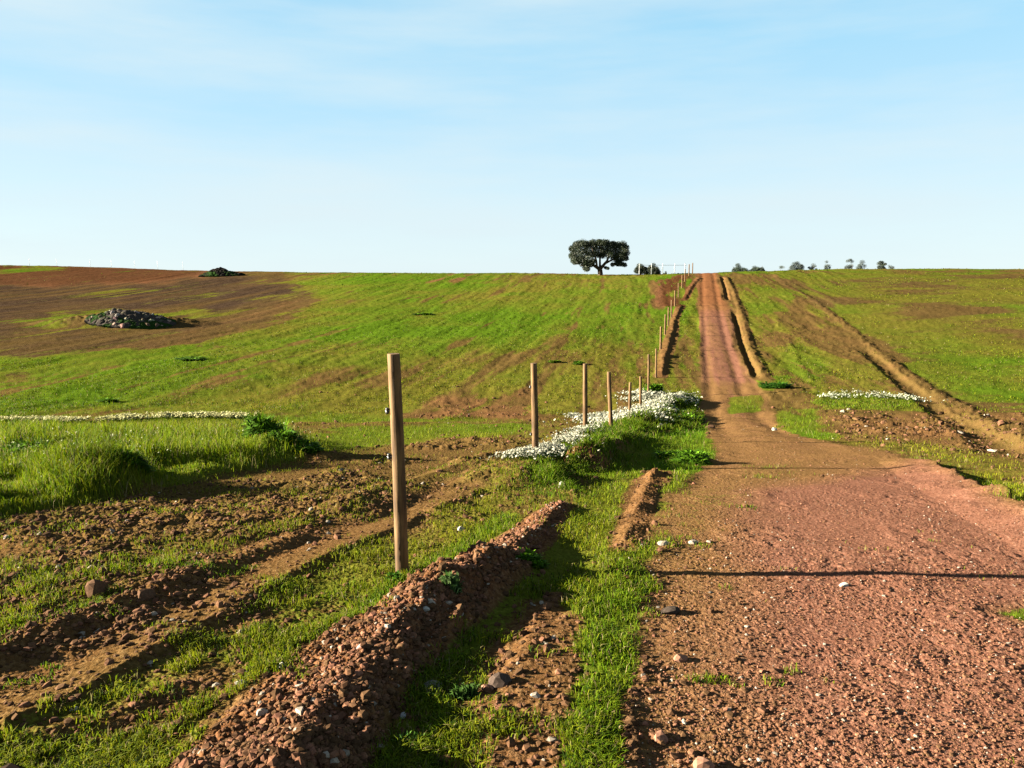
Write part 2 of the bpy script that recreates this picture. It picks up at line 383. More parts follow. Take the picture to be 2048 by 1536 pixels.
def fields(X, Y):
    n = len(X)
    S = np.zeros((8, n)); S[G] = .62; S[YL] = .5; S[RF] = .4
    # wobble every outline so that no edge is clean
    Dd = np.hypot(X, Y)
    amp = 0.06 + 0.012 * Dd
    w1 = (fbm(X * 1.3 / (1 + Dd * .04), Y * 1.3 / (1 + Dd * .04), 4, 3) - .5) * 2
    key = {'g': G, 'yl': YL, 'rd': RD, 'tall': TALL, 'pu': PU, 'rf': RF}
    for pts, soft, kw in PAINT:
        L = Local(X, Y, pts, soft * 2 + 3)
        if len(L.i) == 0: continue
        d = in_poly(L.x, L.y, pts) + w1[L.i] * (soft * 1.2 + amp[L.i] * .6)
        m = sstep(-soft, soft, d)
        base = {'g': .5, 'yl': .5, 'rd': 0, 'tall': 0, 'pu': 0, 'rf': .4}; base.update(kw)
        for k, v in base.items():
            S[key[k]][L.i] = S[key[k]][L.i] * (1 - m) + v * m
    # road
    d = in_poly(X, Y, ROAD) + w1 * (0.11 + .007 * Dd) + (fbm(X * 3, Y * 3, 3, 5) - .5) * .25
    ro = sstep(-.12 - .004 * Dd, .12 + .004 * Dd, d)
    S[RO] = ro
    for pts, soft, val in GREENROAD:
        L = Local(X, Y, pts, 2)
        if len(L.i):
            m = sstep(-soft, soft, in_poly(L.x, L.y, pts) + w1[L.i] * soft * 1.3)
            S[RO][L.i] *= 1 - m * .55 * (val > .5) - m * .15
            S[7][L.i] = np.maximum(S[7][L.i], m * val)
    S[G] = S[G] * (1 - ro) + ro * S[7]
    S[TALL] *= 1 - ro
    S[PU] *= 1 - ro
    L = Local(X, Y, VERGEL, 2)
    if len(L.i):
        m = sstep(-.5, .5, in_poly(L.x, L.y, VERGEL))
        S[RO][L.i] *= 1 - m
        S[G][L.i] = S[G][L.i] * (1 - m) + .36 * m; S[YL][L.i] = S[YL][L.i] * (1 - m) + .8 * m
    # bare soil banks
    for pts, wl, wr in _bermline:
        L = Local(X, Y, pts, 1)
        if len(L.i):
            dd, sd, al = dist_line(L.x, L.y, pts)
            w = np.where(sd > 0, wr, wl) * (1.0 - .68 * al) + w1[L.i] * .06
            m = sstep(w + .07, w - .07, dd)
            S[G][L.i] *= 1 - m; S[RD][L.i] = S[RD][L.i] * (1 - m) + .75 * m; S[RF][L.i] = np.maximum(S[RF][L.i] * (1 - m), 1.3 * m)
    for pts, wd, rd in ((LBERM, .34, .5), (LBERM2, .4, .8), (RBANK, .42, .2), (DITCH, .40, .2), (DITCH2, .40, .4), (RSTRIP, .28, .10), (RDIT, .35, .10), (TRKS, .15, .35), (ROWC, .14, .5), (ROWD, .10, .6)):
        L = Local(X, Y, pts, 3)
        if len(L.i):
            dd, sd, al = dist_line(L.x, L.y, pts)
            m = sstep(wd * 1.5, wd * .5, dd + w1[L.i] * wd * 1.2) * .9
            S[G][L.i] = S[G][L.i] * (1 - m) - .55 * m * (L.y > 20); S[RD][L.i] = S[RD][L.i] * (1 - m) + rd * m; S[YL][L.i] = S[YL][L.i] * (1 - m) + .9 * m
            S[RO][L.i] *= 1 - m
            if pts is TRKS: S[RF][L.i] *= 1 - .75 * m
    return S

# tillage direction (along the fence at the right, more level to the left)
def furrow(X, Y, seed=0, wl=1.0, ws=.12):
    a = sstep(.40, .46, X / np.maximum(Y, 5) - .12 * sstep(60, 20, Y))
    bend = .06 * X + 2.5 * (fbm(X * .03, Y * .03, 2, 17) - .5)
    dx, dy = math.sin(R(9)), math.cos(R(9))
    u1 = X * dx + Y * dy; v1 = X * dy - Y * dx + bend
    dx, dy = math.sin(R(72)), math.cos(R(72))
    u2 = X * dx + Y * dy; v2 = X * dy - Y * dx
    n1 = fbm(u1 * ws, v1 * wl, 3, seed); n2 = fbm(u2 * ws * 1.6, v2 * wl * .6, 3, seed + 50)
    return n1 * (1 - a) + (.5 + (n2 - .5) * .6) * a

def height(X, Y, S=None):
    if S is None: S = fields(X, Y)
    z = macro(X, Y)
    Dd = np.hypot(X, Y)
    ro = S[RO]
    off = 1 - ro
    # broad undulation
    z = z + (fbm(X * .05, Y * .05, 3, 21) - .5) * .5 * sstep(12, 45, Dd) * off
    z = z + (fbm(X * .35, Y * .35, 3, 22) - .5) * .10 * off * sstep(1, 8, Dd)
    # tussocks / tillage on the hill
    far = sstep(18, 38, Dd)
    z = z + far * off * ((furrow(X, Y, 31, .8, .10) - .5) * .13 * (1 - .5 * S[PU]) + (fbm(X * 2.3, Y * 2.3, 3, 33) - .5) * .085 * (1 - S[PU] * .7))
    w1 = (fbm(X * 2.2, Y * 2.2, 3, 41) - .5) * 2
    for pts, wl, wr, h0, h1, lump in RIDGES:
        pad = max(wl, wr) * 2.2
        L = Local(X, Y, pts, pad)
        if len(L.i) == 0: continue
        dd, sd, al = dist_line(L.x, L.y, pts)
        h = h0 + (h1 - h0) * al
        dd = dd + w1[L.i] * wl * .16
        sc = 1.0
        if pts is BERM: sc = 1.05 - .74 * al
        w = np.where(sd > 0, wr, wl) * sc
        t = np.clip(dd / w, 0, 1)
        prof_ = (1 - t) * (1 + .35 * t)
        prof_ = np.clip(prof_, 0, 1); prof_ = prof_ * (1.0)
        ends = sstep(0, .03, al) * sstep(1.0, .97, al) + 0 * al
        ends = np.where((pts is BERM), np.where(al > .9, ends, 1.0), ends)
        broken = np.clip(1 + lump * 7 * (fbm(L.x * 2.1, L.y * 2.1, 3, 44) - .5), 0, 2.2)
        z[L.i] += h * prof_ * ends * broken
    for pts, wl, wr, dep in DITCHES:
        L = Local(X, Y, pts, 1.6)
        if len(L.i) == 0: continue
        dd, sd, al = dist_line(L.x, L.y, pts)
        t = np.clip((dd + w1[L.i] * .1) / np.where(sd > 0, wr, wl), 0, 1)
        z[L.i] -= dep * (1 - .75 * al * (dep < .1)) * (1 - t * t) * sstep(0, .08, al) * sstep(1, .9, al)
    # road lip at the right edge
    L = Local(X, Y, LIP, 1.0)
    if len(L.i):
        dd, sd, al = dist_line(L.x, L.y, LIP)
        inside = sstep(-.1, .06, np.where(sd > 0, dd, -dd) + w1[L.i] * .05)
        z[L.i] += .13 * inside * np.clip(1 - dd / .7, 0, 1) * sstep(0, .15, al) * (1 + .6 * w1[L.i])
    for (cx, cy), rx, ry, h in HUMW:
        L = Local(X, Y, [(cx, cy)], max(rx, ry) * 1.5)
        if len(L.i):
            q = ((L.x - cx) / rx) ** 2 + ((L.y - cy) / ry) ** 2
            z[L.i] += h * np.clip(1 - q, 0, 1) ** 1.2 * (1 + .3 * w1[L.i])
    # clods, gravel
    near = sstep(60, 10, Dd); vnear = sstep(16, 5, Dd)
    bare = np.clip(1 - S[G], 0, 1) * off
    rf = S[RF] * off
    wx = X + (fbm(X * 4, Y * 4, 2, 61) - .5) * .25; wy = Y + (fbm(X * 4 + 9, Y * 4, 2, 62) - .5) * .25
    pat = sstep(.42, .70, fbm(X * .9, Y * .9, 3, 65))
    z = z + sstep(110, 40, Dd) * rf * (.35 + .65 * bare) * .06 * worley(wx * 3.0, wy * 3.0, 70) * pat
    z = z + near * rf * (.3 + .7 * bare) * (.030 * worley(wx * 9, wy * 9, 71) * pat + .016 * worley(wx * 19, wy * 19, 72) * (.3 + pat) + .008 * worley(wx * 43, wy * 43, 172))
    z = z + vnear * ((rf * .016 + .004) * (fbm(X * 45, Y * 45, 3, 73) - .4))
    lt = X - .235 * Y + .25 * (fbm(X * .5, Y * .3, 2, 153) - .5)
    band = np.clip(np.exp(-((lt - .95) / .32) ** 2) + np.exp(-((lt - 2.6) / .36) ** 2), 0, 1) * sstep(.3, .6, fbm(X * .8, Y * .5, 2, 154))
    near_r = near * (1 - .7 * band)
    z = z + ro * (.03 * (fbm(X * 1.1, Y * 1.1, 3, 75) - .5) + near_r * (.0022 * worley(wx * 21, wy * 21, 76) + .0036 * worley(wx * 41, wy * 41, 176)) * (.25 + 1.1 * sstep(.35, .65, fbm(X * 1.6, Y * 1.6, 3, 74))) + vnear * .007 * (fbm(X * 60, Y * 60, 3, 77) - .5)) \
          + ro * near * .012 * worley(wx * 6, wy * 6, 79) * sstep(.5, .7, fbm(X * 1.4, Y * 1.4, 3, 78))
    lat = X - .235 * Y
    z = z - ro * sstep(10, 25, Y) * (.05 * np.exp(-((lat - .9) / .3) ** 2) + .05 * np.exp(-((lat - 2.5) / .3) ** 2) - .05 * (fbm(X * 2.2, Y * 1.1, 3, 152) - .5))
    # soft hummocky growth in the tall grass
    z = z + sstep(.2, .8, S[TALL]) * near * .09
    z = z + S[TALL] * near * (.20 * (fbm(X * 1.2, Y * 1.6, 3, 81) - .4) + .06 * fbm(X * 6, Y * 6, 2, 82))
    z = z + S[G] * off * near * .02 * (fbm(X * 9, Y * 9, 3, 83) - .5)
    return z

# ================================================================== mesh helpers
def link(o, parent=None):
    scene.collection.objects.link(o)
    if parent is not None: o.parent = parent
    return o

def tag(o, label=None, cat=None, group=None, kind=None):
    if label: o["label"] = label
    if cat: o["category"] = cat
    if group: o["group"] = group
    if kind: o["kind"] = kind
    return o

def np_mesh(name, V, Fc, mat, parent=None, attrs=None, smooth=True, vn=None):
    """V (n,3); Fc (m,k) all faces with k corners"""
    me = bpy.data.meshes.new(name)
    V = np.ascontiguousarray(V, np.float32); Fc = np.ascontiguousarray(Fc, np.int32)
    me.vertices.add(len(V)); me.vertices.foreach_set("co", V.ravel())
    m, k = Fc.shape
    me.loops.add(m * k); me.loops.foreach_set("vertex_index", Fc.ravel())
    me.polygons.add(m)
    me.polygons.foreach_set("loop_start", np.arange(0, m * k, k, dtype=np.int32))
    me.polygons.foreach_set("use_smooth", np.full(m, smooth, dtype=bool))
    me.update(calc_edges=True)
    for an, arr in (attrs or {}).items():
        at = me.attributes.new(an, 'FLOAT_COLOR', 'POINT')
        at.data.foreach_set("color", np.ascontiguousarray(arr, np.float32).ravel())
    me.materials.append(mat)
    o = bpy.data.objects.new(name, me)
    return link(o, parent)

# ================================================================== materials
class NT:
    def __init__(s, name, rough=.9, spec=.2):
        s.m = bpy.data.materials.new(name); s.m.use_nodes = True
        s.t = s.m.node_tree; s.b = s.t.nodes["Principled BSDF"]
        s.b.inputs["Roughness"].default_value = rough
        s.b.inputs["Specular IOR Level"].default_value = spec
    def n(s, ty, **kw):
        nd = s.t.nodes.new(ty)
        for k, v in kw.items():
            if k in nd.inputs: nd.inputs[k].default_value = v
            else: setattr(nd, k, v)
        return nd
    def l(s, a, b): s.t.links.new(a, b)
    def noise(s, scale, detail=4, rough=.6, vec=None):
        nd = s.n("ShaderNodeTexNoise"); nd.inputs["Scale"].default_value = scale
        nd.inputs["Detail"].default_value = detail; nd.inputs["Roughness"].default_value = rough
        if vec is None:
            vec = s.coord()
        s.l(vec, nd.inputs["Vector"]); return nd.outputs["Fac"]
    def coord(s):
        if not hasattr(s, "_c"):
            s._c = s.n("ShaderNodeTexCoord").outputs["Object"]
        return s._c
    def ramp(s, fac, stops):
        nd = s.n("ShaderNodeValToRGB"); e = nd.color_ramp.elements
        while len(e) < len(stops): e.new(.5)
        for q, (p, c) in zip(e, stops):
            q.position = p; q.color = (*c, 1) if len(c) == 3 else c
        s.l(fac, nd.inputs["Fac"]); return nd.outputs["Color"]
    def mix(s, fac, a, b, blend='MIX'):
        nd = s.n("ShaderNodeMixRGB"); nd.blend_type = blend
        for v, i in ((fac, "Fac"), (a, "Color1"), (b, "Color2")):
            if isinstance(v, (int, float)): nd.inputs[i].default_value = v
            elif isinstance(v, tuple): nd.inputs[i].default_value = (*v, 1)
            else: s.l(v, nd.inputs[i])
        return nd.outputs["Color"]
    def math(s, op, a, b=None, clamp=False):
        nd = s.n("ShaderNodeMath"); nd.operation = op; nd.use_clamp = clamp
        for i, v in enumerate((a, b)):
            if v is None: continue
            if isinstance(v, (int, float)): nd.inputs[i].default_value = v
            else: s.l(v, nd.inputs[i])
        return nd.outputs[0]
    def attr(s, name):
        nd = s.n("ShaderNodeAttribute"); nd.attribute_name = name
        sep = s.n("ShaderNodeSeparateColor"); s.l(nd.outputs["Color"], sep.inputs["Color"])
        return sep.outputs["Red"], sep.outputs["Green"], sep.outputs["Blue"], nd.outputs["Alpha"], nd.outputs["Color"]
    def out(s, col, bump=None, bstr=.3, bdist=.01):
        s.l(col, s.b.inputs["Base Color"])
        if bump is not None:
            nd = s.n("ShaderNodeBump"); nd.inputs["Strength"].default_value = bstr; nd.inputs["Distance"].default_value = bdist
            s.l(bump, nd.inputs["Height"]); s.l(nd.outputs["Normal"], s.b.inputs["Normal"])
        return s.m

def ground_mat():
    m = NT("ground_cover", 1.0, 0.0)
    g, yl, rd, ro, _ = m.attr("cover")
    pu, dry, _b, _a, _ = m.attr("cover_more")
    _e0 = m.attr("cover_rust")[0]
    n1 = m.noise(30, 5, .65); n2 = m.noise(5, 4, .6); n3 = m.noise(110, 3, .6); n4 = m.noise(1.1, 4, .6)
    soil = m.ramp(n1, [(.25, (.090, .056, .016)), (.5, (.20, .130, .042)), (.72, (.36, .25, .10))])
    redsoil = m.ramp(n1, [(.25, (.15, .058, .028)), (.5, (.31, .135, .070)), (.72, (.52, .28, .16))])
    col = m.mix(rd, soil, redsoil)
    plough = m.ramp(m.math('ADD', m.math('MULTIPLY', n2, .6), m.math('MULTIPLY', n4, .4)), [(.40, (.052, .031, .021)), (.60, (.140, .092, .064))])
    col = m.mix(m.math('MULTIPLY', m.math('SUBTRACT', 1.0, pu), m.math('MULTIPLY', _e0, 1.0)), col, m.mix(n1, (.080, .034, .016), (.20, .088, .040)))
    col = m.mix(pu, col, plough)
    tan = m.ramp(n1, [(.25, (.17, .090, .034)), (.5, (.34, .205, .085)), (.75, (.56, .38, .19))])
    road = m.ramp(n1, [(.25, (.19, .085, .055)), (.5, (.37, .185, .125)), (.75, (.60, .36, .26))])
    road = m.mix(m.math('ADD', m.math('MULTIPLY', _b, 1.15), m.math('MULTIPLY', m.math('SUBTRACT', n4, .5), 1.2), True), tan, road)
    spk = m.ramp(n3, [(.62, (0, 0, 0)), (.74, (1, 1, 1))])
    road = m.mix(m.math('MULTIPLY', spk, .45), road, (.66, .46, .34))
    orange = m.ramp(n1, [(.25, (.26, .115, .050)), (.75, (.46, .23, .11))])
    road = m.mix(dry, road, orange)
    road = m.mix(1.0, road, (1.0, .90, .91), 'MULTIPLY')
    col = m.mix(ro, col, road)
    gr = m.ramp(n1, [(.25, (.056, .113, .008)), (.5, (.130, .236, .016)), (.75, (.230, .36, .030))])
    ye = m.ramp(n1, [(.25, (.105, .095, .014)), (.5, (.225, .203, .034)), (.75, (.36, .325, .065))])
    grass = m.mix(m.math('MULTIPLY', yl, m.math('ADD', n4, .45), True), gr, ye)
    # patchy cover: noise thresholds the cover value so bare spots keep crisp edges
    nn = m.math('ADD', m.math('MULTIPLY', n1, .45), m.math('ADD', m.math('MULTIPLY', n2, .35), m.math('MULTIPLY', n4, .2)))
    thr = m.math('SUBTRACT', m.math('ADD', m.math('MULTIPLY', g, .62), .19), m.math('SUBTRACT', 1.0, nn))
    k = m.math('MULTIPLY', m.math('ADD', thr, .03), 9.0, True)
    k = m.math('ADD', k, 0.0, True)
    col = m.mix(k, col, grass)
    bm = m.math('ADD', m.math('MULTIPLY', n1, 1.0), m.math('MULTIPLY', n3, .5))
    col = m.mix(1.0, col, (.325, .32, .30), 'MULTIPLY')
    return m.out(col, bm, .55, .02)

def attr_mat(name, rough=.8, spec=.2, trans=0.0, nscale=60, namp=.35, gain=.35):
    m = NT(name, rough, spec)
    *_, c = m.attr("tint")
    n = m.noise(nscale, 3)
    v = m.ramp(n, [(.25, ((1 - namp) * gain,) * 3), (.75, ((1 + namp) * gain,) * 3)])
    col = m.mix(1.0, c, v, 'MULTIPLY')
    m.out(col)
    if trans > 0:
        tr = m.n("ShaderNodeBsdfTranslucent"); m.l(col, tr.inputs["Color"])
        ms = m.n("ShaderNodeMixShader"); ms.inputs[0].default_value = trans
        o = m.t.nodes["Material Output"]
        m.l(m.b.outputs[0], ms.inputs[1]); m.l(tr.outputs[0], ms.inputs[2]); m.l(ms.outputs[0], o.inputs["Surface"])
    return m.m

MAT_GROUND = ground_mat()
MAT_GRASS = attr_mat("grass_blades", .8, .08, .35, 8, .2)
MAT_STONE = attr_mat("stones", 1.0, .03, 0, 70, .35)
MAT_FLOWER = attr_mat("petals", .7, .2, .25, 5, .05, .40)
MAT_LEAF = attr_mat("leaves", .55, .3, .12, 3, .3, .55)

def wood_mat():
    m = NT("weathered_wood", .8, .25)
    mp = m.n("ShaderNodeMapping"); mp.inputs["Scale"].default_value = (22, 22, 1.6)
    m.l(m.coord(), mp.inputs["Vector"])
    a = m.noise(1.5, 6, .65, mp.outputs["Vector"]); b = m.noise(3.0, 3)
    c = m.ramp(a, [(.32, (.018, .010, .005)), (.46, (.085, .048, .018)), (.72, (.185, .115, .046))])
    k = m.ramp(b, [(.35, (.62, .55, .5)), (.65, (1.1, 1.05, 1.0))])
    mp2 = m.n("ShaderNodeMapping"); mp2.inputs["Scale"].default_value = (60, 60, 1.1)
    m.l(m.coord(), mp2.inputs["Vector"])
    cr = m.ramp(m.noise(1.0, 4, .6, mp2.outputs["Vector"]), [(.34, (.25, .22, .2)), (.42, (1, 1, 1))])
    return m.out(m.mix(1.0, m.mix(1.0, c, k, 'MULTIPLY'), cr, 'MULTIPLY'), a, .6, .008)
MAT_WOOD = wood_mat()
def bark_mat():
    m = NT("bark", .9, .1)
    a = m.noise(8, 5)
    return m.out(m.ramp(a, [(.3, (.025, .018, .013)), (.7, (.075, .055, .04))]), a, .6, .03)
MAT_BARK = bark_mat()
def plain(name, c, rough=.6, spec=.3):
    m = NT(name, rough, spec); a = m.noise(40, 3)
    return m.out(m.ramp(a, [(.3, tuple(x * .8 for x in c)), (.7, tuple(min(1, x * 1.15) for x in c))]), a, .1, .002)
MAT_BLACK = plain("black_plastic", (.02, .02, .02), .45)
MAT_WHITE = plain("white_paint", (.8, .8, .78), .5)
MAT_GREY = plain("grey_galvanised", (.42, .43, .44), .5)

# ================================================================== terrain mesh
def build_ground():
    half = R(43)
    nA = int(1500 * RES)
    aF = np.linspace(-half, half, nA)
    aB = np.linspace(half, 2 * math.pi - half, 120)[1:-1]
    A = np.concatenate([aF, aB])                    # angle from +Y towards +X
    rr = [0.25]
    while rr[-1] < 5000:
        d = rr[-1]
        if d < 2.2: st = .05
        elif d < 30: st = max(.0065, d * d / (773 * 2.9) * .95)
        elif d < 200: st = .33 + (d - 30) * .002
        else: st = d * .04
        rr.append(d + st / (RES if d < 200 else 1))
    rr = np.array(rr); nR = len(rr); n = len(A)
    print("ground grid", nR, n)
    RR, AA = np.meshgrid(rr, A, indexing='ij')
    X = (RR * np.sin(AA)).ravel(); Y = (RR * np.cos(AA)).ravel()
    S = fields(X, Y)
    Z = height(X, Y, S)
    # cover after lumps: purely where things grow
    Dd = np.hypot(X, Y)
    strk = furrow(X, Y, 91, .55, .05); strk2 = furrow(X, Y, 95, 2.2, .12)
    far = sstep(16, 35, Dd)
    g = S[G] + far * ((strk - .5) * 1.2 + (strk2 - .5) * .75 + (fbm(X * .12, Y * .12, 3, 96) - .5) * 1.1) * (1 - S[RO]) * (1 - .4 * S[PU])
    yl = S[YL] + (fbm(X * .25, Y * .25, 3, 97) - .5) * .9 + far * ((strk2 - .5) * .6 + (fbm(X * .09 + 4, Y * .09, 3, 99) - .5) * 1.2)
    rd = S[RD] + (fbm(X * .7, Y * .7, 3, 98) - .5) * .5
    pu = S[PU] * (1 + (strk - .5) * 1.6)
    orange = sstep(70, 86, Y) * S[RO]
    cov = np.clip(np.stack([g, yl, rd, S[RO]], 1), 0, 1)
    pink = np.zeros_like(g)
    for pts, soft in ((P([(1500, 985), (1850, 930), (2048, 1030), (2700, 1300), (2700, 1700), (1480, 1700), (1450, 1300)]), .6), (P([(1405, 765), (1396, 620), (1465, 620), (1512, 765)]), 2.2)):
        pink = np.maximum(pink, sstep(-soft, soft, in_poly(X, Y, pts)))
    lat = X - .235 * Y
    wear = fbm(lat * 2.6, Y * .06, 3, 151) - .5
    pink = pink + wear * 1.6 * sstep(15, 35, Y)
    g = g + S[RO] * .8 * sstep(12, 40, Y) * (sstep(.10, .22, wear) * .28 + .35 * sstep(.25, .05, np.abs(lat - .25)))
    cov2 = np.clip(np.stack([pu, orange, pink, np.ones_like(g)], 1), 0, 1)
    rust = np.zeros_like(g)
    for pts, soft in ((P([(-1400, 530), (0, 530), (400, 540), (430, 548), (320, 566), (100, 572), (-1400, 575)]), 6.0), (P([(1312, 612), (1330, 560), (1378, 548), (1372, 570), (1352, 612)]), 1.2)):
        rust = np.maximum(rust, sstep(-soft, soft, in_poly(X, Y, pts) + (strk - .5) * soft * 3))
    cov3 = np.stack([rust, rust, rust, np.ones_like(g)], 1)
    V = np.stack([X, Y, Z], 1)
    i = np.arange(nR - 1)[:, None]; j = np.arange(n)[None, :]; j2 = (j + 1) % n
    Fc = np.stack([i * n + j, i * n + j2, (i + 1) * n + j2, (i + 1) * n + j], -1).reshape(-1, 4)
    Fc = Fc[:, ::-1]
    # one continuous surface, its faces handed to the structure they belong to
    c = Fc[:, 0]
    ro = S[RO][Fc].mean(1) > .5
    dB = np.zeros(len(X), bool)
    for pts in (BERM, BERM2):
        L = Local(X, Y, pts, .6)
        dd, sd, al = dist_line(L.x, L.y, pts)
        dB[L.i] = dd < np.where(sd > 0, .26, .34) * (1 - .6 * al)
    bk = dB[c] & ~ro
    pl = (S[PU][c] > .5) & ~ro & ~bk
    rest = ~(ro | bk | pl)
    for nm, msk in (("ground", rest), ("dirt_road", ro), ("earth_bank", bk), ("ploughed_field", pl)):
        f = Fc[msk]
        used, inv = np.unique(f, return_inverse=True)
        o = np_mesh(nm, V[used], inv.reshape(f.shape), MAT_GROUND, attrs={"cover": cov[used], "cover_more": cov2[used], "cover_rust": cov3[used]})
        tag(o, kind="structure")
    # close the small hole under the camera
    ring = V[:n]
    ctr = np.array([[0, 0, ring[:, 2].mean()]])
    Vc = np.concatenate([ring, ctr])
    tri = np.stack([np.arange(n), (np.arange(n) + 1) % n, np.full(n, n)], 1)[:, ::-1]
    o = np_mesh("ground", Vc, tri, MAT_GROUND, attrs={"cover": np.concatenate([cov[:n], cov[:1]]), "cover_more": np.concatenate([cov2[:n], cov2[:1]]), "cover_rust": np.concatenate([cov3[:n], cov3[:1]])})
    tag(o, kind="structure")
build_ground()

def ground_z(x, y):
    return float(height(np.array([float(x)]), np.array([float(y)]))[0])

# ================================================================== scatter
def screenish(n, y0, y1, spread=.78, power=1.0):
    t = rng.random(n)
    Y = 1 / (1 / y0 + t * (1 / y1 - 1 / y0))
    X = Y * rng.uniform(-spread, spread, n) + rng.uniform(-.4, .4, n)
    return X, Y

def blades(name, X, Y, Z, H, W, lean, tint, label, cat):
    """each blade two triangles bending over"""
    n = len(X)
    a = rng.uniform(0, 2 * np.pi, n); wx = np.cos(a) * W; wy = np.sin(a) * W
    b = rng.uniform(0, 2 * np.pi, n); L = lean * H * rng.uniform(.3, 1.2, n)
    lx = np.cos(b) * L; ly = np.sin(b) * L
    p0 = np.stack([X - wx, Y - wy, Z - .01], 1); p1 = np.stack([X + wx, Y + wy, Z - .01], 1)
    p2 = np.stack([X + wx * .7 + lx * .35, Y + wy * .7 + ly * .35, Z + H * .6], 1)
    p3 = np.stack([X - wx * .7 + lx * .35, Y - wy * .7 + ly * .35, Z + H * .6], 1)
    p4 = np.stack([X + lx, Y + ly, Z + H * (1 - .3 * lean)], 1)
    V = np.stack([p0, p1, p2, p3, p4], 1).reshape(-1, 3)
    k = np.arange(n)[:, None] * 5
    tri = np.concatenate([k + np.array([[0, 1, 2]]), k + np.array([[0, 2, 3]]), k + np.array([[3, 2, 4]])], 0)
    t = np.repeat(np.concatenate([tint, np.ones((n, 1))], 1), 5, 0)
    o = np_mesh(name, V, tri, MAT_GRASS, attrs={"tint": t}, smooth=False)
    tag(o, label, cat, kind="stuff")
    return o

def grass_tint(n, yl):
    g = np.array([[.13, .29, .005]]); y = np.array([[.33, .34, .012]]); d = np.array([[.04, .09, .006]])
    k = np.clip(yl + rng.normal(0, .22, n), 0, 1)[:, None]
    c = g * (1 - k) + y * k
    q = (rng.random(n) < .15)[:, None]
    c = np.where(q, d, c)
    c = np.where((rng.random(n) < .07)[:, None], np.array([[.42, .34, .15]]), c)
    return c * rng.uniform(.7, 1.3, (n, 1))

def grass_all():
    # short turf
    X, Y = screenish(420000, 2.6, 48)
    S = fields(X, Y)
    cl = fbm(X * 2.5, Y * 2.5, 3, 101)
    cl = cl * .6 + .4 * fbm(X * 7, Y * 7, 2, 102)
    want = np.clip((S[G] - .30) * 1.5 + (cl - .5) * 3.2 - S[RO] * .30, 0, 1)
    keep = (rng.random(len(X)) < want) & (S[TALL] < .5)
    X, Y = X[keep], Y[keep]; S = S[:, keep]; cl = cl[keep]
    Z = height(X, Y, S)
    sc = 1 + np.maximum(Y - 6, 0) * .05
    H = (.022 + .035 * np.clip(S[G], 0, 1)) * rng.uniform(.5, 1.5, len(X)) * (.6 + cl) * np.minimum(sc, 2.2)
    W = rng.uniform(.0014, .003, len(X)) * sc * 1.2
    yl = S[YL] + (fbm(X * .25, Y * .25, 3, 97) - .5) * .9
    blades("short_grass", X, Y, Z, H, W, .9, grass_tint(len(X), yl), "short green and yellowish turf growing between the soil banks and along the road verge", "grass")
    # tall meadow grass
    X, Y = screenish(330000, 6, 34)
    m = X < 1.0
    X, Y = X[m], Y[m]
    S = fields(X, Y)
    keep = rng.random(len(X)) < S[TALL]
    X, Y = X[keep], Y[keep]; S = S[:, keep]
    Z = height(X, Y, S)
    cl = fbm(X * 1.2, Y * 1.6, 3, 81)
    sc = 1 + np.maximum(Y - 7, 0) * .06
    H = (.06 + .24 * sstep(.35, .7, cl)) * rng.uniform(.5, 1.35, len(X))
    W = rng.uniform(.002, .0045, len(X)) * sc
    blades("tall_grass", X, Y, Z, H, W, .55, grass_tint(len(X), S[YL] + rng.uniform(-.1, .3, len(X))) * 1.15, "tall bright green meadow grass filling the hollow at the left", "grass")
    # rank growth along the hummock below the fence
    pts = HUMP + HUMP2
    n = 60000
    base = np.array(HUMP2 + HUMP)[rng.integers(0, len(pts), n)]
    X = []; Y = []
    for line, cnt, wdt in ((HUMP, 36000, .75), (HUMP2, 16000, .8)):
        l = np.array(line); t = rng.uniform(0, len(l) - 1.001, cnt); i = t.astype(int); f = (t - i)[:, None]
        p = l[i] * (1 - f) + l[i + 1] * f
        X.append(p[:, 0] + rng.normal(.6 * wdt, wdt * .38, cnt)); Y.append(p[:, 1] + rng.normal(0, wdt * .55, cnt))
    X = np.concatenate(X); Y = np.concatenate(Y)
    S = fields(X, Y); k = S[RO] < .3; X, Y, S = X[k], Y[k], S[:, k]
    Z = height(X, Y, S)
    cl = fbm(X * 2, Y * 2, 2, 111)
    H = (.04 + .15 * sstep(.35, .65, cl)) * rng.uniform(.5, 1.4, len(X)) * np.clip(Y / 16, .6, 1.15)
    W = rng.uniform(.003, .006, len(X)) * np.clip(Y / 12, .7, 2.5)
    blades("verge_grass", X, Y, Z, H, W, .6, grass_tint(len(X), np.full(len(X), .25)) * .9, "rank dark green grass on the hummock under the row of posts", "grass")
    # tufts on the far hillside
    X, Y = screenish(150000, 26, 150)
    S = fields(X, Y)
    strk = furrow(X, Y, 91, .55, .05)
    want = np.clip((S[G] - .45) * 1.2 + (strk - .5) * 3.0 + (fbm(X * .5, Y * .5, 3, 121) - .5) * 2, 0, 1) * (S[RO] < .2) * (S[PU] < .4)
    k = rng.random(len(X)) < want * .8
    X, Y, S = X[k], Y[k], S[:, k]
    Z = height(X, Y, S)
    H = rng.uniform(.03, .09, len(X)) * (1 + Y / 150); W = rng.uniform(.012, .03, len(X)) * (Y / 45)
    blades("hillside_grass", X, Y, Z, H, W, .7, grass_tint(len(X), S[YL]) * .7, "thin green crop and tufts of grass covering the far hillside", "grass")
grass_all()

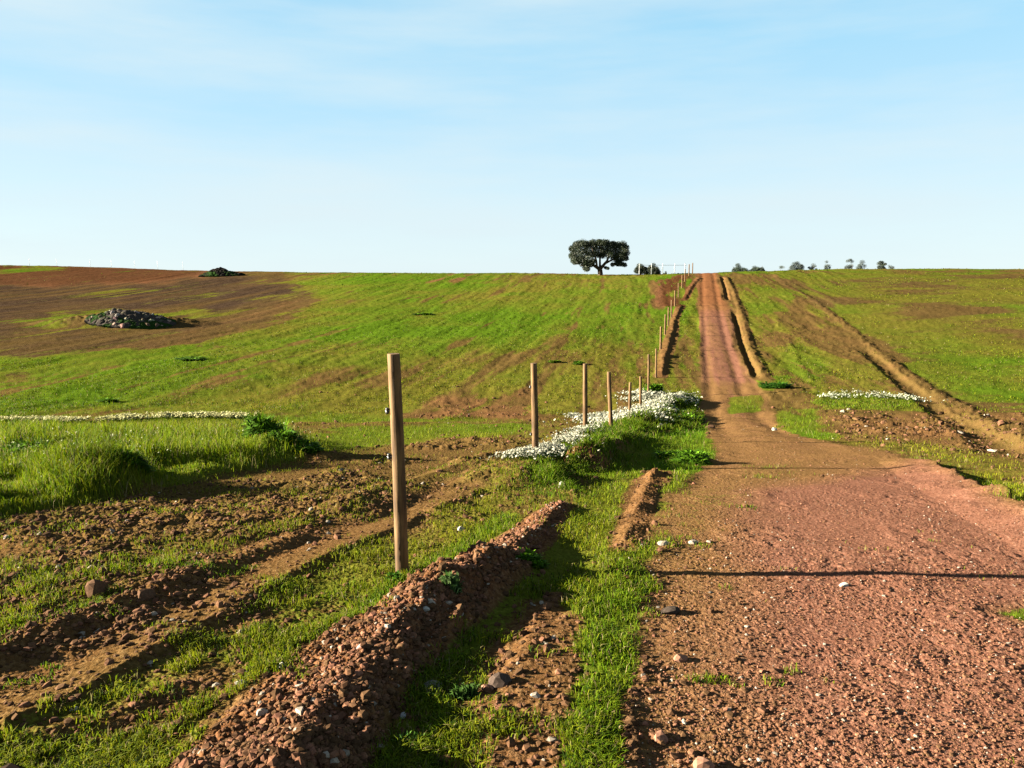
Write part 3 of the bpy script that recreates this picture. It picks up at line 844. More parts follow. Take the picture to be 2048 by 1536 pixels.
# ---- stones and clods --------------------------------------------------------
PHI = (1 + 5 ** .5) / 2
ICO = np.array([(-1, PHI, 0), (1, PHI, 0), (-1, -PHI, 0), (1, -PHI, 0), (0, -1, PHI), (0, 1, PHI), (0, -1, -PHI), (0, 1, -PHI),
                (PHI, 0, -1), (PHI, 0, 1), (-PHI, 0, -1), (-PHI, 0, 1)]) / math.hypot(1, PHI)
ICF = np.array([(0, 11, 5), (0, 5, 1), (0, 1, 7), (0, 7, 10), (0, 10, 11), (1, 5, 9), (5, 11, 4), (11, 10, 2), (10, 7, 6), (7, 1, 8),
                (3, 9, 4), (3, 4, 2), (3, 2, 6), (3, 6, 8), (3, 8, 9), (4, 9, 5), (2, 4, 11), (6, 2, 10), (8, 6, 7), (9, 8, 1)])
def lumps(name, X, Y, Z, Rd, tint, label, cat, flat=.65, rough=.28):
    n = len(X)
    a = rng.uniform(0, 2 * np.pi, n)
    sx = Rd * rng.uniform(.75, 1.35, n); sy = Rd * rng.uniform(.7, 1.1, n); sz = Rd * rng.uniform(flat * .6, flat * 1.3, n)
    B = ICO[None] * (1 + rng.uniform(-rough, rough, (n, 12, 1)))
    B = B * np.stack([sx, sy, sz], 1)[:, None, :]
    tl = rng.normal(0, .35, n); ct, st = np.cos(tl)[:, None], np.sin(tl)[:, None]
    bx, bz = B[..., 0] * ct - B[..., 2] * st, B[..., 0] * st + B[..., 2] * ct
    ca, sa = np.cos(a)[:, None], np.sin(a)[:, None]
    V = np.stack([bx * ca - B[..., 1] * sa + X[:, None], bx * sa + B[..., 1] * ca + Y[:, None], bz + (Z + sz * .25)[:, None]], -1).reshape(-1, 3)
    Fc = (np.arange(n)[:, None, None] * 12 + ICF[None]).reshape(-1, 3)
    t = np.repeat(np.concatenate([tint * rng.uniform(.8, 1.1, (n, 1)), np.ones((n, 1))], 1), 12, 0)
    o = np_mesh(name, V, Fc, MAT_STONE, attrs={"tint": t}, smooth=False)
    return tag(o, label, cat, kind="stuff")

def stone_tint(n, pink=.5, pale=.12):
    a = np.array([[.22, .12, .06]]); b = np.array([[.42, .19, .12]]); w = np.array([[.62, .52, .42]])
    k = np.clip(pink + rng.normal(0, .25, n), 0, 1)[:, None]
    c = a * (1 - k) + b * k
    c = np.where((rng.random(n) < pale)[:, None], w, c)
    return c * rng.uniform(.6, 1.25, (n, 1))

def scatter_stones():
    X, Y = screenish(70000, 2.6, 26)
    S = fields(X, Y)
    m = (rng.random(len(X)) < S[RO] * np.clip(1.15 - S[G], .2, 1) * (.35 + 1.0 * sstep(.35, .65, fbm(X * 1.2, Y * 1.2, 3, 131))))
    X, Y, S = X[m], Y[m], S[:, m]
    Z = height(X, Y, S)
    Rd = np.exp(rng.normal(math.log(.0042), .45, len(X))) * (1 + Y * .03)
    lumps("road_gravel", X, Y, Z, np.clip(Rd, .002, .014), stone_tint(len(X), .5, .05), "reddish gravel strewn over the dirt road", "gravel")
    X, Y = screenish(120000, 2.6, 40)
    S = fields(X, Y)
    pat = sstep(.42, .66, fbm(X * .9, Y * .9, 3, 65))
    m = rng.random(len(X)) < (1 - S[RO]) * np.clip(1.0 - S[G] * 1.15, 0.03, 1) * np.clip(S[RF], 0, 1) * (.2 + .8 * pat) * (S[TALL] < .3) * (S[PU] < .3)
    X, Y, S = X[m], Y[m], S[:, m]
    Z = height(X, Y, S)
    Rd = np.exp(rng.normal(math.log(.0085), .55, len(X))) * (1 + Y * .04)
    lumps("soil_clods", X, Y, Z, np.clip(Rd * (1 + .7 * sstep(12, 20, Y)), .003, .013 + .004 * Y), stone_tint(len(X), .15, .022) * .85, "brown clods of turned earth and small stones on the rough ground", "soil")
    # bank rubble
    Xs = []; Ys = []
    for line, cnt in ((BERM, 8500), (BERM2, 1500)):
        l = np.array(line); t = rng.uniform(0, len(l) - 1.001, cnt); i = t.astype(int); f = (t - i)[:, None]
        p = l[i] * (1 - f) + l[i + 1] * f
        ta = 1 - .6 * t / len(l)
        Xs.append(p[:, 0] + rng.normal(-.04, .17, cnt) * ta); Ys.append(p[:, 1] + rng.normal(0, .10, cnt) * ta)
    X = np.concatenate(Xs); Y = np.concatenate(Ys)
    k = rng.random(len(X)) < 1 - fields(X, Y)[G] * 1.3
    X, Y = X[k], Y[k]; Z = height(X, Y)
    Rd = np.exp(rng.normal(math.log(.0064), .62, len(X)))
    lumps("bank_rubble", X, Y, Z, np.clip(Rd, .003, .03), stone_tint(len(X), .6, .05), "reddish crumbled earth and stones covering the ridge of soil", "soil")
scatter_stones()

# ---- flowers -----------------------------------------------------------------
def flowers(name, pts_list, n, rad, stalk, tint, label, width=None, soft=.2):
    X = []; Y = []
    for pts, w, cnt in pts_list:
        l = np.array(P(pts)); t = rng.uniform(0, len(l) - 1.001, cnt); i = t.astype(int); f = (t - i)[:, None]
        p = l[i] * (1 - f) + l[i + 1] * f
        X.append(p[:, 0] + rng.normal(0, w, cnt)); Y.append(p[:, 1] + rng.normal(0, w, cnt))
    X = np.concatenate(X); Y = np.concatenate(Y)
    k = fbm(X * 1.9, Y * 1.9, 3, 141) * .6 + .4 * fbm(X * 7, Y * 7, 2, 142) > rng.normal(.53, .06, len(X))
    X, Y = X[k], Y[k]
    S = fields(X, Y); k = S[RO] < .4; X, Y, S = X[k], Y[k], S[:, k]
    Z = height(X, Y, S)
    n = len(X)
    H = stalk * rng.uniform(.5, 1.3, n); r = rad * rng.uniform(.6, 1.3, n)
    tl = rng.normal(0, .5, (n, 2))
    ang = np.linspace(0, 2 * np.pi, 7)[:6]
    ring = np.stack([np.cos(ang), np.sin(ang)], 1)
    rx = ring[None, :, 0] * r[:, None]; ry = ring[None, :, 1] * r[:, None]
    V = np.stack([X[:, None] + rx, Y[:, None] + ry, Z[:, None] + H[:, None] + rx * tl[:, :1] + ry * tl[:, 1:]], -1)
    ctr = np.stack([X, Y, Z + H + r * .35], 1)[:, None]
    foot = np.stack([X + rng.normal(0, .01, n), Y, Z - .02], 1)[:, None]
    sw = (.0012 + Y * .00012)
    s1 = np.stack([X - sw, Y, Z + H], 1)[:, None]; s2 = np.stack([X + sw, Y, Z + H], 1)[:, None]
    V = np.concatenate([V, ctr, foot, s1, s2], 1).reshape(-1, 3)
    fs = np.array([(i, (i + 1) % 6, 6) for i in range(6)] + [(8, 7, 9)])
    # the stalk: a narrow sliver from the head to the soil
    Fc = (np.arange(n)[:, None, None] * 10 + fs[None]).reshape(-1, 3)
    c = np.array(tint)[None] * rng.uniform(.85, 1.1, (n, 1))
    t = np.repeat(np.concatenate([np.clip(c, 0, .88), np.ones((n, 1))], 1), 10, 0).reshape(n, 10, 4)
    t[:, 7:, :3] = (.10, .24, .01)
    o = np_mesh(name, V, Fc, MAT_FLOWER, attrs={"tint": t.reshape(-1, 4)}, smooth=False)
    tag(o, label, "flowers", kind="stuff")

flowers("white_flowers", [([(1040, 945), (1090, 925), (1150, 897), (1210, 880)], .18, 5000), ([(1070, 940), (1110, 925)], .22, 2600)], 0, .0145, .12, (.82, .80, .62),
        "drift of small white flowers around the second and third fence posts")
flowers("white_flowers", [([(1238, 858), (1270, 838), (1330, 812), (1385, 796)], .60, 9500), ([(1235, 850), (1280, 835)], .5, 8500), ([(1285, 800), (1300, 785)], .5, 4000), ([(1155, 835), (1215, 832)], .25, 2500)], 0, .033, .16, (.84, .83, .64),
        "broad drift of white flowers in the hollow beside the road")
flowers("white_flowers", [([(1660, 803), (1720, 798), (1790, 803), (1845, 808)], .42, 1700)], 0, .032, .18, (.78, .80, .60),
        "patch of white flowers on the green verge right of the road")
flowers("pale_flowers", [([(-400, 846), (0, 842), (150, 843), (330, 836), (500, 837)], .30, 26000)], 0, .033, .14, (.80, .76, .34),
        "thin line of cream flowers along the foot of the hill at the left")
flowers("meadow_flowers", [([(-100, 960), (100, 950), (300, 930), (520, 895)], 1.0, 900), ([(0, 1010), (250, 950)], .5, 300)], 0, .010, .26, (.70, .74, .40),
        "scattered pale seed heads standing above the tall grass")

# ================================================================== fence posts
def tube_mesh(name, rings, mat, parent=None, close=True, sides=20):
    """rings: list of (centre, radius)"""
    V = []; ang = np.linspace(0, 2 * np.pi, sides + 1)[:-1]
    for (c, r, *jit) in rings:
        for k, a in enumerate(ang):
            q = r * (1 + (jit[0][k] if jit else 0))
            V.append((c[0] + math.cos(a) * q, c[1] + math.sin(a) * q, c[2]))
    n = len(rings); Fq = []
    for i in range(n - 1):
        for k in range(sides):
            k2 = (k + 1) % sides
            Fq.append((i * sides + k, i * sides + k2, (i + 1) * sides + k2, (i + 1) * sides + k))
    me = bpy.data.meshes.new(name)
    Fq.append(tuple(range((n - 1) * sides, n * sides))); Fq.append(tuple(range(sides))[::-1])
    me.from_pydata(V, [], Fq); me.materials.append(mat)
    for p in me.polygons: p.use_smooth = len(p.vertices) == 4
    o = bpy.data.objects.new(name, me)
    return link(o, parent)

# base px, base py, top px, top py, distance, label
POSTS = [
    (804, 1153, 787, 709, "thickest and nearest round wooden post, rising beside the ridge of reddish soil"),
    (1070, 937, 1068, 727, "second nearest round wooden post with white flowers around its foot"),
    (1170, 882, 1171, 728, "third wooden post, standing behind the drift of white flowers"),
    (1222, 882, 1218, 744, "fourth wooden post, at the upper end of the near drift of white flowers"),
    (1259, 849, 1260, 765, "short dark wooden post rising out of the broad white flower drift"),
    (1281, 824, 1279, 753, "slim pale post at the back of the broad white flower drift"),
    (1297, 776, 1296, 708, "slim pale post beside the small dark weed beyond the flowers"),
    (1312, 752, 1312, 680, "first wooden post of the climbing row, at the foot of the far soil bank"),
    (1321, 700, 1322, 648, "second wooden post of the row climbing the hill"),
    (1330, 672, 1331, 624, "third wooden post of the row climbing the hill"),
    (1337, 652, 1336, 606, "fourth wooden post of the row climbing the hill"),
    (1343, 634, 1342, 590, "fifth wooden post of the climbing row, above the far bank's upper end"),
    (1350, 612, 1349, 574, "sixth wooden post of the row climbing the hill, beside orange soil"),
    (1357, 594, 1356, 560, "seventh wooden post of the row climbing the hill, beside orange soil"),
    (1364, 577, 1364, 546, "fourth wooden post below the skyline, beside the orange part of the road"),
    (1370, 564, 1370, 533, "third wooden post below the skyline, with its top against the sky"),
    (1378, 553, 1378, 523, "tallest looking wooden post on the skyline left of the road"),
    (1385, 549, 1385, 524, "last wooden post on the skyline, nearest the crest of the road"),
]
DEPTH = {0: 5.25, 1: 11.2, 2: 15.6, 3: 17.6, 4: 27.5, 5: 31.5, 6: 37}
def make_post(i, bx, by, tx, ty, label):
    x, y = g2(bx, by)
    if i in DEPTH:
        y = DEPTH[i]; u = (bx - 1024) / F; v = (768 - by) / F
        x = y * u / (cp + v * sp)
    z = ground_z(x, y)
    # the top: same distance, on the ray of its pixel
    u = (tx - 1024) / F; v = (768 - ty) / F
    k = y / (cp + v * sp)
    top = Vector((u * k, y, (-sp + v * cp) * k))
    h = min(top.z - z, 2.0)
    if i > 6: h = min(h, 1.62)
    r = .047 if i == 0 else (.050 if i < 4 else (.055 if i < 8 else .075))
    print("post", i, round(x, 2), round(y, 2), round(z, 2), "h", round(h, 2))
    dx = (top.x - x) * h / max(top.z - z, .01)
    if i >= 4: dx *= .5
    rings = []
    lrng = np.random.default_rng(200 + i)
    j0 = lrng.normal(0, .02, 20)
    for t in np.linspace(0, 1, 16):
        w = math.sin(t * 3 + i) * .006
        zz = -.15 + t * (h + .15)
        j = j0 + lrng.normal(0, .012, 20)
        rings.append(((dx * max(zz, 0) / h + w, 0, zz), r * (1.02 - .12 * t), j))
    rings.append(((dx + math.sin(3 + i) * .006, 0, h + .006), r * .84, j0))
    o = tube_mesh("fence_post", rings, MAT_WOOD)
    o.location = (x, y, z)
    tag(o, label, "fence post", "round wooden posts of the fence line")
    if i < 2:
        for fr in ((.755, .52) if i == 0 else (.755, .25)):
            cx = dx * fr - r * .96; zc = h * fr
            if i == 0: zc = h * (1 - (820 - 709) / 444) if fr > .6 else h * (1 - (912 - 709) / 444); cx = dx * zc / h - r * .98
            rings = [((0, 0, -.022), .007), ((0, 0, -.018), .013), ((0, 0, -.004), .014), ((0, 0, 0), .008), ((0, 0, .004), .014), ((0, 0, .018), .013), ((0, 0, .022), .007)]
            q = tube_mesh("insulator", rings, MAT_BLACK, o, sides=12)
            q.location = (cx - .010, -.006, zc)
            nrings = [((0, 0, -.02), .0035), ((0, 0, .02), .0035)]
            s = tube_mesh("screw", nrings, MAT_GREY, q, sides=8)
            s.rotation_euler = (0, math.pi / 2, 0); s.location = (.005, 0, 0)
    return o
for i, p in enumerate(POSTS):
    make_post(i, *p)

# ================================================================== single stones
def make_stone(name, size, seed, tint, parent=None, flat=.6):
    lr = np.random.default_rng(seed)
    V = [Vector(v) for v in ICO]; F3 = [tuple(f) for f in ICF]
    # one subdivision
    cache = {}; F2 = []
    def mid(a, b):
        k = (min(a, b), max(a, b))
        if k not in cache:
            V.append(((V[a] + V[b]) / 2).normalized()); cache[k] = len(V) - 1
        return cache[k]
    for a, b, c in F3:
        ab, bc, ca_ = mid(a, b), mid(b, c), mid(c, a)
        F2 += [(a, ab, ca_), (b, bc, ab), (c, ca_, bc), (ab, bc, ca_)]
    V = np.array([tuple(v) for v in V])
    # chop with random planes for broken faces
    for k in range(9):
        nn = lr.normal(size=3); nn /= np.linalg.norm(nn); d = lr.uniform(.55, .85)
        pr = V @ nn; over = np.clip(pr - d, 0, None)
        V = V - over[:, None] * nn[None] * .95
    V *= 1 + lr.normal(0, .03, (len(V), 1))
    V *= np.array([size[0], size[1], size[2]])
    t = np.tile(np.array([[*tint, 1.0]]), (len(V), 1))
    return np_mesh(name, V, np.array(F2), MAT_STONE, parent, {"tint": t}, smooth=False)

pale = (.62, .52, .42); pink = (.46, .24, .16); dark = (.10, .075, .06); white = (.74, .70, .62); brown = (.20, .11, .065)
STONES = [
    # px, py, half width px, half depth scale, height ratio, tint, label
    (525, 1450, 12, 1.0, .8, pale, "pale upright elongated stone on the near end of the soil ridge"),
    (565, 1334, 10, .8, .7, white, "small whitish stone at the left foot of the soil ridge, the upper of two"),
    (480, 1365, 11, .8, .6, white, "small whitish stone at the left foot of the soil ridge, the lower of two"),
    (147, 1412, 9, .8, .5, white, "small white stone in the grass below the left wheel track"),
    (68, 1497, 14, .8, .7, pink, "pinkish stone among clods near the lower left corner"),
    (1408, 1522, 26, .9, .55, pink, "largest pinkish flat stone at the bottom edge of the road"),
    (1322, 1472, 18, .9, .75, pink, "blocky pinkish stone lying on the lower left edge of the road"),
    (1360, 1312, 16, .8, .6, pink, "pale pink stone on the road beside the green strip"),
    (1340, 1216, 20, .8, .4, dark, "flat dark stone on the left edge of the road"),
    (1325, 1084, 13, .8, .5, pale, "small pale stone on the mossy left edge of the road, below the clod row"),
    (1387, 1078, 10, .8, .55, pale, "small pale stone right of its twin on the mossy road edge"),
    (1688, 1162, 9, .8, .6, white, "single bright white pebble in the middle of the gravel road"),
    (868, 1357, 22, 1.0, .45, (.42, .38, .36), "flat grey stone in the shade right of the soil ridge"),
    (1000, 1357, 24, .8, .7, (.14, .10, .08), "dark angular stone on the bare patch right of the ridge"),
    (975, 1365, 13, .8, .6, pink, "pale pinkish stone touching the dark angular stone"),
    (806, 1410, 9, .8, .8, (.60, .58, .58), "small light stone in the shadow of the ridge"),
    (780, 1506, 14, .8, .5, pale, "pale flat stone at the bottom edge right of the ridge"),
    (725, 1320, 12, .8, .7, (.50, .40, .38), "light stone halfway down the shaded side of the ridge"),
    (852, 1240, 8, .8, .8, white, "bright small stone near the top of the shaded side of the ridge"),
    (1122, 973, 7, .8, 1.3, white, "whitish upright stone at the far end of the soil ridge"),
    (922, 1050, 8, .8, .8, (.66, .64, .58), "pale stone in the grass between the wheel track and the ridge"),
    (920, 1115, 0, 1, 1, None, ""),
    (1420, 852, 10, .8, .5, brown, "brown stone at the left edge of the road by the dark verge grass"),
    (1550, 856, 6, .8, .8, white, "tiny white stone on the far part of the road"),
    (195, 1192, 24, .8, .9, brown, "large brown clod standing up beside the upper wheel track"),
    (290, 1204, 20, .8, .6, brown, "dark brown clod right of the large upright one"),
    (355, 1436, 15, .8, .8, brown, "round brown clod with a pale rim in the grass left of the ridge"),
    (262, 1447, 15, .8, .6, brown, "low dark clod in the grass, left of the round one"),
    (1060, 1180, 0, 1, 1, None, ""),
    (1092, 1205, 13, .8, .8, brown, "dark clod on the turf between the ridge and the green strip"),
    (15, 1560, 60, 1.0, .5, (.05, .03, .02), "big dark clod cut by the lower left corner"),
]
for i, (px, py, hw, dep, hr, tint, label) in enumerate(STONES):
    if tint is None: continue
    x, y = g2(px, py, .04)
    s = hw * y / F * 1.15
    o = make_stone("clod" if "clod" in label else "stone", (s, s * dep, s * hr), 300 + i, tint)
    o.location = (x, y, ground_z(x, y) + s * hr * .35)
    o.rotation_euler = (random.uniform(-.2, .2), random.uniform(-.2, .2), random.uniform(0, .8))
    tag(o, label, "clod" if "clod" in label else "stone")

# ================================================================== stone heaps
def heap(px, py, wpx, hpx, dark, label, nst, pale_share, seed, ry=.5):
    x, y = g2(px, py)
    W = wpx * y / F / 2; H = hpx * y / F
    lr = np.random.default_rng(seed)
    e = bpy.data.objects.new("stone_heap", None); link(e)
    z0 = ground_z(x, y)
    e.location = (x, y, z0)
    tag(e, label, "stone heap")
    # core mound of earth and rubble
    n = 90
    gx, gy = np.meshgrid(np.linspace(-1.2, 1.2, n), np.linspace(-1.2, 1.2, n), indexing='ij')
    q = np.sqrt(gx ** 2 + gy ** 2)
    skew = 1 + .0 * gx
    hh = np.clip(1 - q ** 1.5, -.2, 1) * (1 + .35 * (fbm(gx * 2.5 + seed, gy * 2.5, 3, seed) - .5) * 2)
    hh = hh * (1 - .45 * sstep(-.3, .9, gx))
    hh += (worley(gx * 7, gy * 5, seed) * .16 + worley(gx * 15, gy * 9, seed + 1) * .08) * (q < 1)
    gz = H * hh * .85
    Xw = gx * W + x; Yw = gy * W * ry + y
    base = height(Xw.ravel(), Yw.ravel()).reshape(gx.shape) - z0
    gz = base + np.where(q < 1, gz, -.3)
    V = np.stack([gx * W, gy * W * ry, gz], -1).reshape(-1, 3)
    i, j = np.meshgrid(np.arange(n - 1), np.arange(n - 1), indexing='ij')
    Fc = np.stack([i * n + j, (i + 1) * n + j, (i + 1) * n + j + 1, i * n + j + 1], -1).reshape(-1, 4)
    t = np.tile(np.array([[.10 * dark, .082 * dark, .07 * dark, 1.0]]), (len(V), 1))
    gmask = (fbm(gx * 3, gy * 3, 3, seed + 3) > .5).ravel() & (q.ravel() > .55)
    t[gmask] = (.03, .075, .012, 1)
    np_mesh("rubble", V, Fc, MAT_STONE, e, {"tint": t}, smooth=False)
    for k in range(nst):
        a = lr.uniform(0, 2 * math.pi); rr = math.sqrt(lr.random()) * .92
        cx, cy = rr * math.cos(a), rr * math.sin(a)
        hz = max(0, 1 - rr ** 1.5) * (1 - .45 * max(0, min(1, (cx + .3) / 1.2)))
        s = lr.uniform(.10, .30) * (W / 4) * 1.0
        pl = lr.random() < pale_share
        col = tuple(c * dark * lr.uniform(.7, 1.1) for c in ((.62, .52, .44) if pl else (.20, .16, .13)))
        o = make_stone("stone", (s * lr.uniform(.8, 1.5), s, s * lr.uniform(.6, 1.0)), seed * 100 + k, col, e)
        bz = ground_z(x + cx * W, y + cy * W * ry) - z0
        o.location = (cx * W, cy * W * ry, bz + H * hz * .85 + s * .1)
        o.rotation_euler = (lr.uniform(-.5, .5), lr.uniform(-.5, .5), lr.uniform(0, 3))
heap(262, 653, 178, 19, 1, "heap of dark and pale stones with green weeds at its foot on the ploughed slope", 98, .55, 11)
heap(444, 552, 92, 15, .22, "low heap in black silhouette on the skyline at the right end of the ploughed hill", 50, .03, 12)  # silhouette against the sky put into the stone tints, near black

# ================================================================== weeds and trees
def leaf_cloud(centres, radii, n_each, size, tint_a, tint_b, name, parent, seed, squash=.7, hollow=.35):
    """many small leaves spread through clumps"""
    lr = np.random.default_rng(seed)
    C = np.repeat(np.array(centres), n_each, 0); Rr = np.repeat(np.array(radii), n_each)
    n = len(C)
    d = lr.normal(size=(n, 3)); d /= np.linalg.norm(d, axis=1)[:, None]
    rad = (hollow + (1 - hollow) * lr.random(n) ** .5) * Rr * lr.uniform(.85, 1.12, n)
    Pn = C + d * rad[:, None] * np.array([1, 1, squash])
    a = lr.normal(size=(n, 3)); a /= np.linalg.norm(a, axis=1)[:, None]
    b = np.cross(a, lr.normal(size=(n, 3))); b /= np.linalg.norm(b, axis=1)[:, None]
    s = size * lr.uniform(.6, 1.4, n)[:, None]
    V = np.stack([Pn - a * s, Pn + b * s * .45, Pn + a * s, Pn - b * s * .45], 1).reshape(-1, 3)
    Fc = np.arange(n * 4).reshape(-1, 4)
    k = lr.random((n, 1))
    cl = np.repeat(lr.uniform(.7, 1.3, len(centres)), n_each)[:, None]
    t = (np.array([tint_a]) * (1 - k) + np.array([tint_b]) * k) * cl
    t = np.repeat(np.concatenate([t, np.ones((n, 1))], 1), 4, 0)
    return np_mesh(name, V, Fc, MAT_LEAF, parent, {"tint": t}, smooth=False)

def limb(path, r0, r1, sides=8):
    """tube along a 3D path, returns verts, faces"""
    V = []; Fq = []
    n = len(path)
    for i, p in enumerate(path):
        d = (Vector(path[min(i + 1, n - 1)]) - Vector(path[max(i - 1, 0)])).normalized()
        s = d.cross(Vector((0, 1, .1))).normalized(); u = s.cross(d)
        r = r0 + (r1 - r0) * i / (n - 1)
        for k in range(sides):
            a = 2 * math.pi * k / sides
            q = Vector(p) + (s * math.cos(a) + u * math.sin(a)) * r
            V.append(tuple(q))
    for i in range(n - 1):
        for k in range(sides):
            k2 = (k + 1) % sides
            Fq.append((i * sides + k, i * sides + k2, (i + 1) * sides + k2, (i + 1) * sides + k))
    return V, Fq

def mesh_from(name, parts, mat, parent):
    V = []; Fq = []
    for v, f in parts:
        o = len(V); V += v; Fq += [tuple(i + o for i in q) for q in f]
    return np_mesh(name, np.array(V), np.array(Fq), mat, parent)

def big_oak():
    X, Y = g2(1196, 549)
    X = (1196 - 1024) / F * 124 * 1.0; Y = 124.0
    z0 = ground_z(X, Y) - .1
    print("oak ground", X, Y, z0)
    e = bpy.data.objects.new("oak_tree", None); link(e); e.location = (X, Y, z0)
    tag(e, "large solitary dark evergreen oak with a broad flat crown on the skyline", "tree")
    m = Y / F                          # metres per photo pixel at that distance
    def pp(px, py, dy=0): return ((px - 1196) * m, dy, (549 - py) * m + .0)
    L = []
    L.append(limb([pp(1198, 552), pp(1199, 545), pp(1198, 538), pp(1197, 533)], .42, .36, 12))
    L.append(limb([pp(1197, 536), pp(1190, 531, .3), pp(1182, 526, .6), pp(1170, 520, .9), pp(1158, 510, 1.0)], .30, .10))
    L.append(limb([pp(1198, 536), pp(1204, 529, -.3), pp(1211, 520, -.5), pp(1216, 506, -.8)], .30, .12))
    L.append(limb([pp(1208, 525), pp(1220, 519, .4), pp(1233, 512, .7), pp(1240, 500, .8)], .18, .07))
    L.append(limb([pp(1192, 532), pp(1190, 520, -.5), pp(1186, 508, -1), pp(1180, 495, -1)], .18, .07))
    L.append(limb([pp(1184, 527), pp(1175, 527, .2), pp(1166, 530, .4), pp(1160, 528, .5)], .12, .05))
    L.append(limb([pp(1198, 534), pp(1199, 520, 1), pp(1200, 505, 1.6), pp(1203, 492, 1.8)], .20, .08))
    mesh_from("trunk", L, MAT_BARK, e)
    # crown outline in pixels relative to the photo; clumps fill it with depth
    crown = [(1144, 497, 8), (1143, 508, 8), (1147, 517, 8), (1151, 489, 8), (1160, 486, 8), (1157, 500, 10), (1159, 515, 9), (1167, 525, 7), (1170, 534, 6), (1175, 528, 5),
             (1170, 487, 8), (1172, 499, 11), (1172, 513, 9), (1180, 485, 7), (1187, 491, 9), (1186, 505, 9), (1193, 484, 7), (1200, 485, 7), (1200, 497, 10), (1199, 508, 7),
             (1209, 485, 6), (1214, 494, 10), (1213, 507, 9), (1220, 487, 6), (1228, 489, 8), (1228, 501, 10), (1227, 514, 8), (1238, 490, 8), (1245, 495, 8), (1247, 505, 7),
             (1240, 508, 9), (1247, 514, 6), (1236, 520, 7), (1241, 527, 5), (1229, 525, 5), (1211, 533, 3), (1181, 521, 6), (1152, 523, 5)]
    lr = np.random.default_rng(5)
    C = []; Rr = []
    for px, py, r in crown:
        edge = min(1, (abs(px - 1196) / 58) ** 2)
        for dy in (-1, 0, 1):
            C.append(pp(px + lr.uniform(-2, 2), py + lr.uniform(-1, 2), dy * 2.9 * math.sqrt(max(.05, 1 - edge)) + lr.uniform(-.4, .4))); Rr.append(r * m * 1.02)
    leaf_cloud(C, Rr, 520, .085, (.010, .020, .008), (.030, .045, .016), "crown", e, 8, .95, .15)
big_oak()

def small_tree(name, px0, px1, top, base_row, Y, tint_a, tint_b, label, seed, trunks=1, wispy=False, leaves=650):
    """a tree or bush far off; its width and top are real sizes at distance Y"""
    pc = (px0 + px1) / 2
    X = (pc - 1024) / F * Y * 1.01
    z0 = ground_z(X, Y) - .1
    m = Y / F
    Htop = -Y * fall(top) - z0
    W = (px1 - px0) * m / 2 * 1.15
    e = bpy.data.objects.new(name, None); link(e); e.location = (X, Y, z0)
    tag(e, label, "bush" if "bush" in name else "tree", "trees and bushes along the skyline")
    lr = np.random.default_rng(seed)
    L = []; C = []; Rr = []
    vis = max(Htop * .45, 15 * m) if not wispy else Htop * .75
    for k in range(max(3, trunks + 2)):
        a = lr.uniform(-1, 1)
        tip = (a * W * .6, lr.uniform(-.5, .5) * W, Htop - vis * lr.uniform(.25, .8))
        L.append(limb([(0, 0, -.2), (tip[0] * .2, tip[1] * .2, Htop * .3), (tip[0] * .6, tip[1] * .6, Htop * .55), tip], max(.08, Htop * .035), .03))
    mesh_from("trunk", L, MAT_BARK, e)
    nC = 26 if not wispy else 48
    for k in range(nC):
        a = lr.uniform(-1, 1)
        rr = (W * lr.uniform(.26, .42)) if not wispy else W * lr.uniform(.20, .40)
        lim = math.sqrt(max(0, 1 - abs(a) ** 2.2))
        zc = Htop - vis * 1.35 + (vis * 1.35 - rr * .8) * lim * lr.uniform(.0, 1.0)
        C.append((a * (W - rr * .8), lr.uniform(-.6, .6) * W * lim, zc)); Rr.append(rr)
        if not wispy:
            C.append((a * (W - rr) * .8, lr.uniform(-.6, .6) * W, Htop - vis * lr.uniform(.7, 1.2))); Rr.append(rr)
    leaf_cloud(C, Rr, leaves, .55 * m, tint_a, tint_b, "crown", e, seed + 1, .8, .1)

dk_a, dk_b = (.012, .022, .010), (.035, .050, .020)
haze_a, haze_b = (.055, .075, .072), (.13, .165, .16)  # haze of distance put into the leaf colour, paler and bluer
small_tree("round_tree", 1264, 1290, 525, 545, 165, dk_a, dk_b, "dark round tree behind the white rail fence, left half of a pair", 31)
small_tree("round_tree", 1287, 1314, 524, 545, 170, dk_a, dk_b, "dark round tree behind the white rail fence, right half of a pair", 32)
small_tree("skyline_bush", 1318, 1330, 540, 545, 150, dk_a, (.04, .07, .02), "tiny dark bush on the skyline just left of the last fence posts", 33, leaves=120)
small_tree("skyline_bush", 1453, 1485, 525, 543, 190, (.025, .045, .03), (.06, .085, .05), "dull green bush on the skyline immediately right of the road crest", 34)
small_tree("skyline_bush", 1489, 1518, 527, 543, 200, (.025, .045, .03), (.06, .085, .05), "second low green bush right of the road crest, lower than its neighbour", 35)
small_tree("skyline_bush", 1541, 1562, 528, 540, 330, haze_a, haze_b, "smallest pale bluish bush on the skyline, left end of the hazy row", 36, leaves=120)
small_tree("hazy_tree", 1566, 1596, 521, 538, 320, haze_a, haze_b, "broad bluish tree on the skyline, second in the hazy row", 37)
small_tree("hazy_tree", 1601, 1624, 515, 538, 320, haze_a, haze_b, "wispy upright bluish tree, third in the hazy row", 38, 3, True, 260)
small_tree("hazy_tree", 1631, 1652, 519, 537, 320, haze_a, haze_b, "thin twiggy bluish tree in the middle of the hazy row", 39, 3, True, 220)
small_tree("hazy_tree", 1672, 1698, 515, 536, 310, haze_a, haze_b, "tall open bluish tree, left of the two that touch on the skyline", 40, 3, True, 320)
small_tree("hazy_tree", 1697, 1722, 517, 536, 300, haze_a, haze_b, "darker bluish tree, right of the two that touch on the skyline", 41, 2, True, 420)
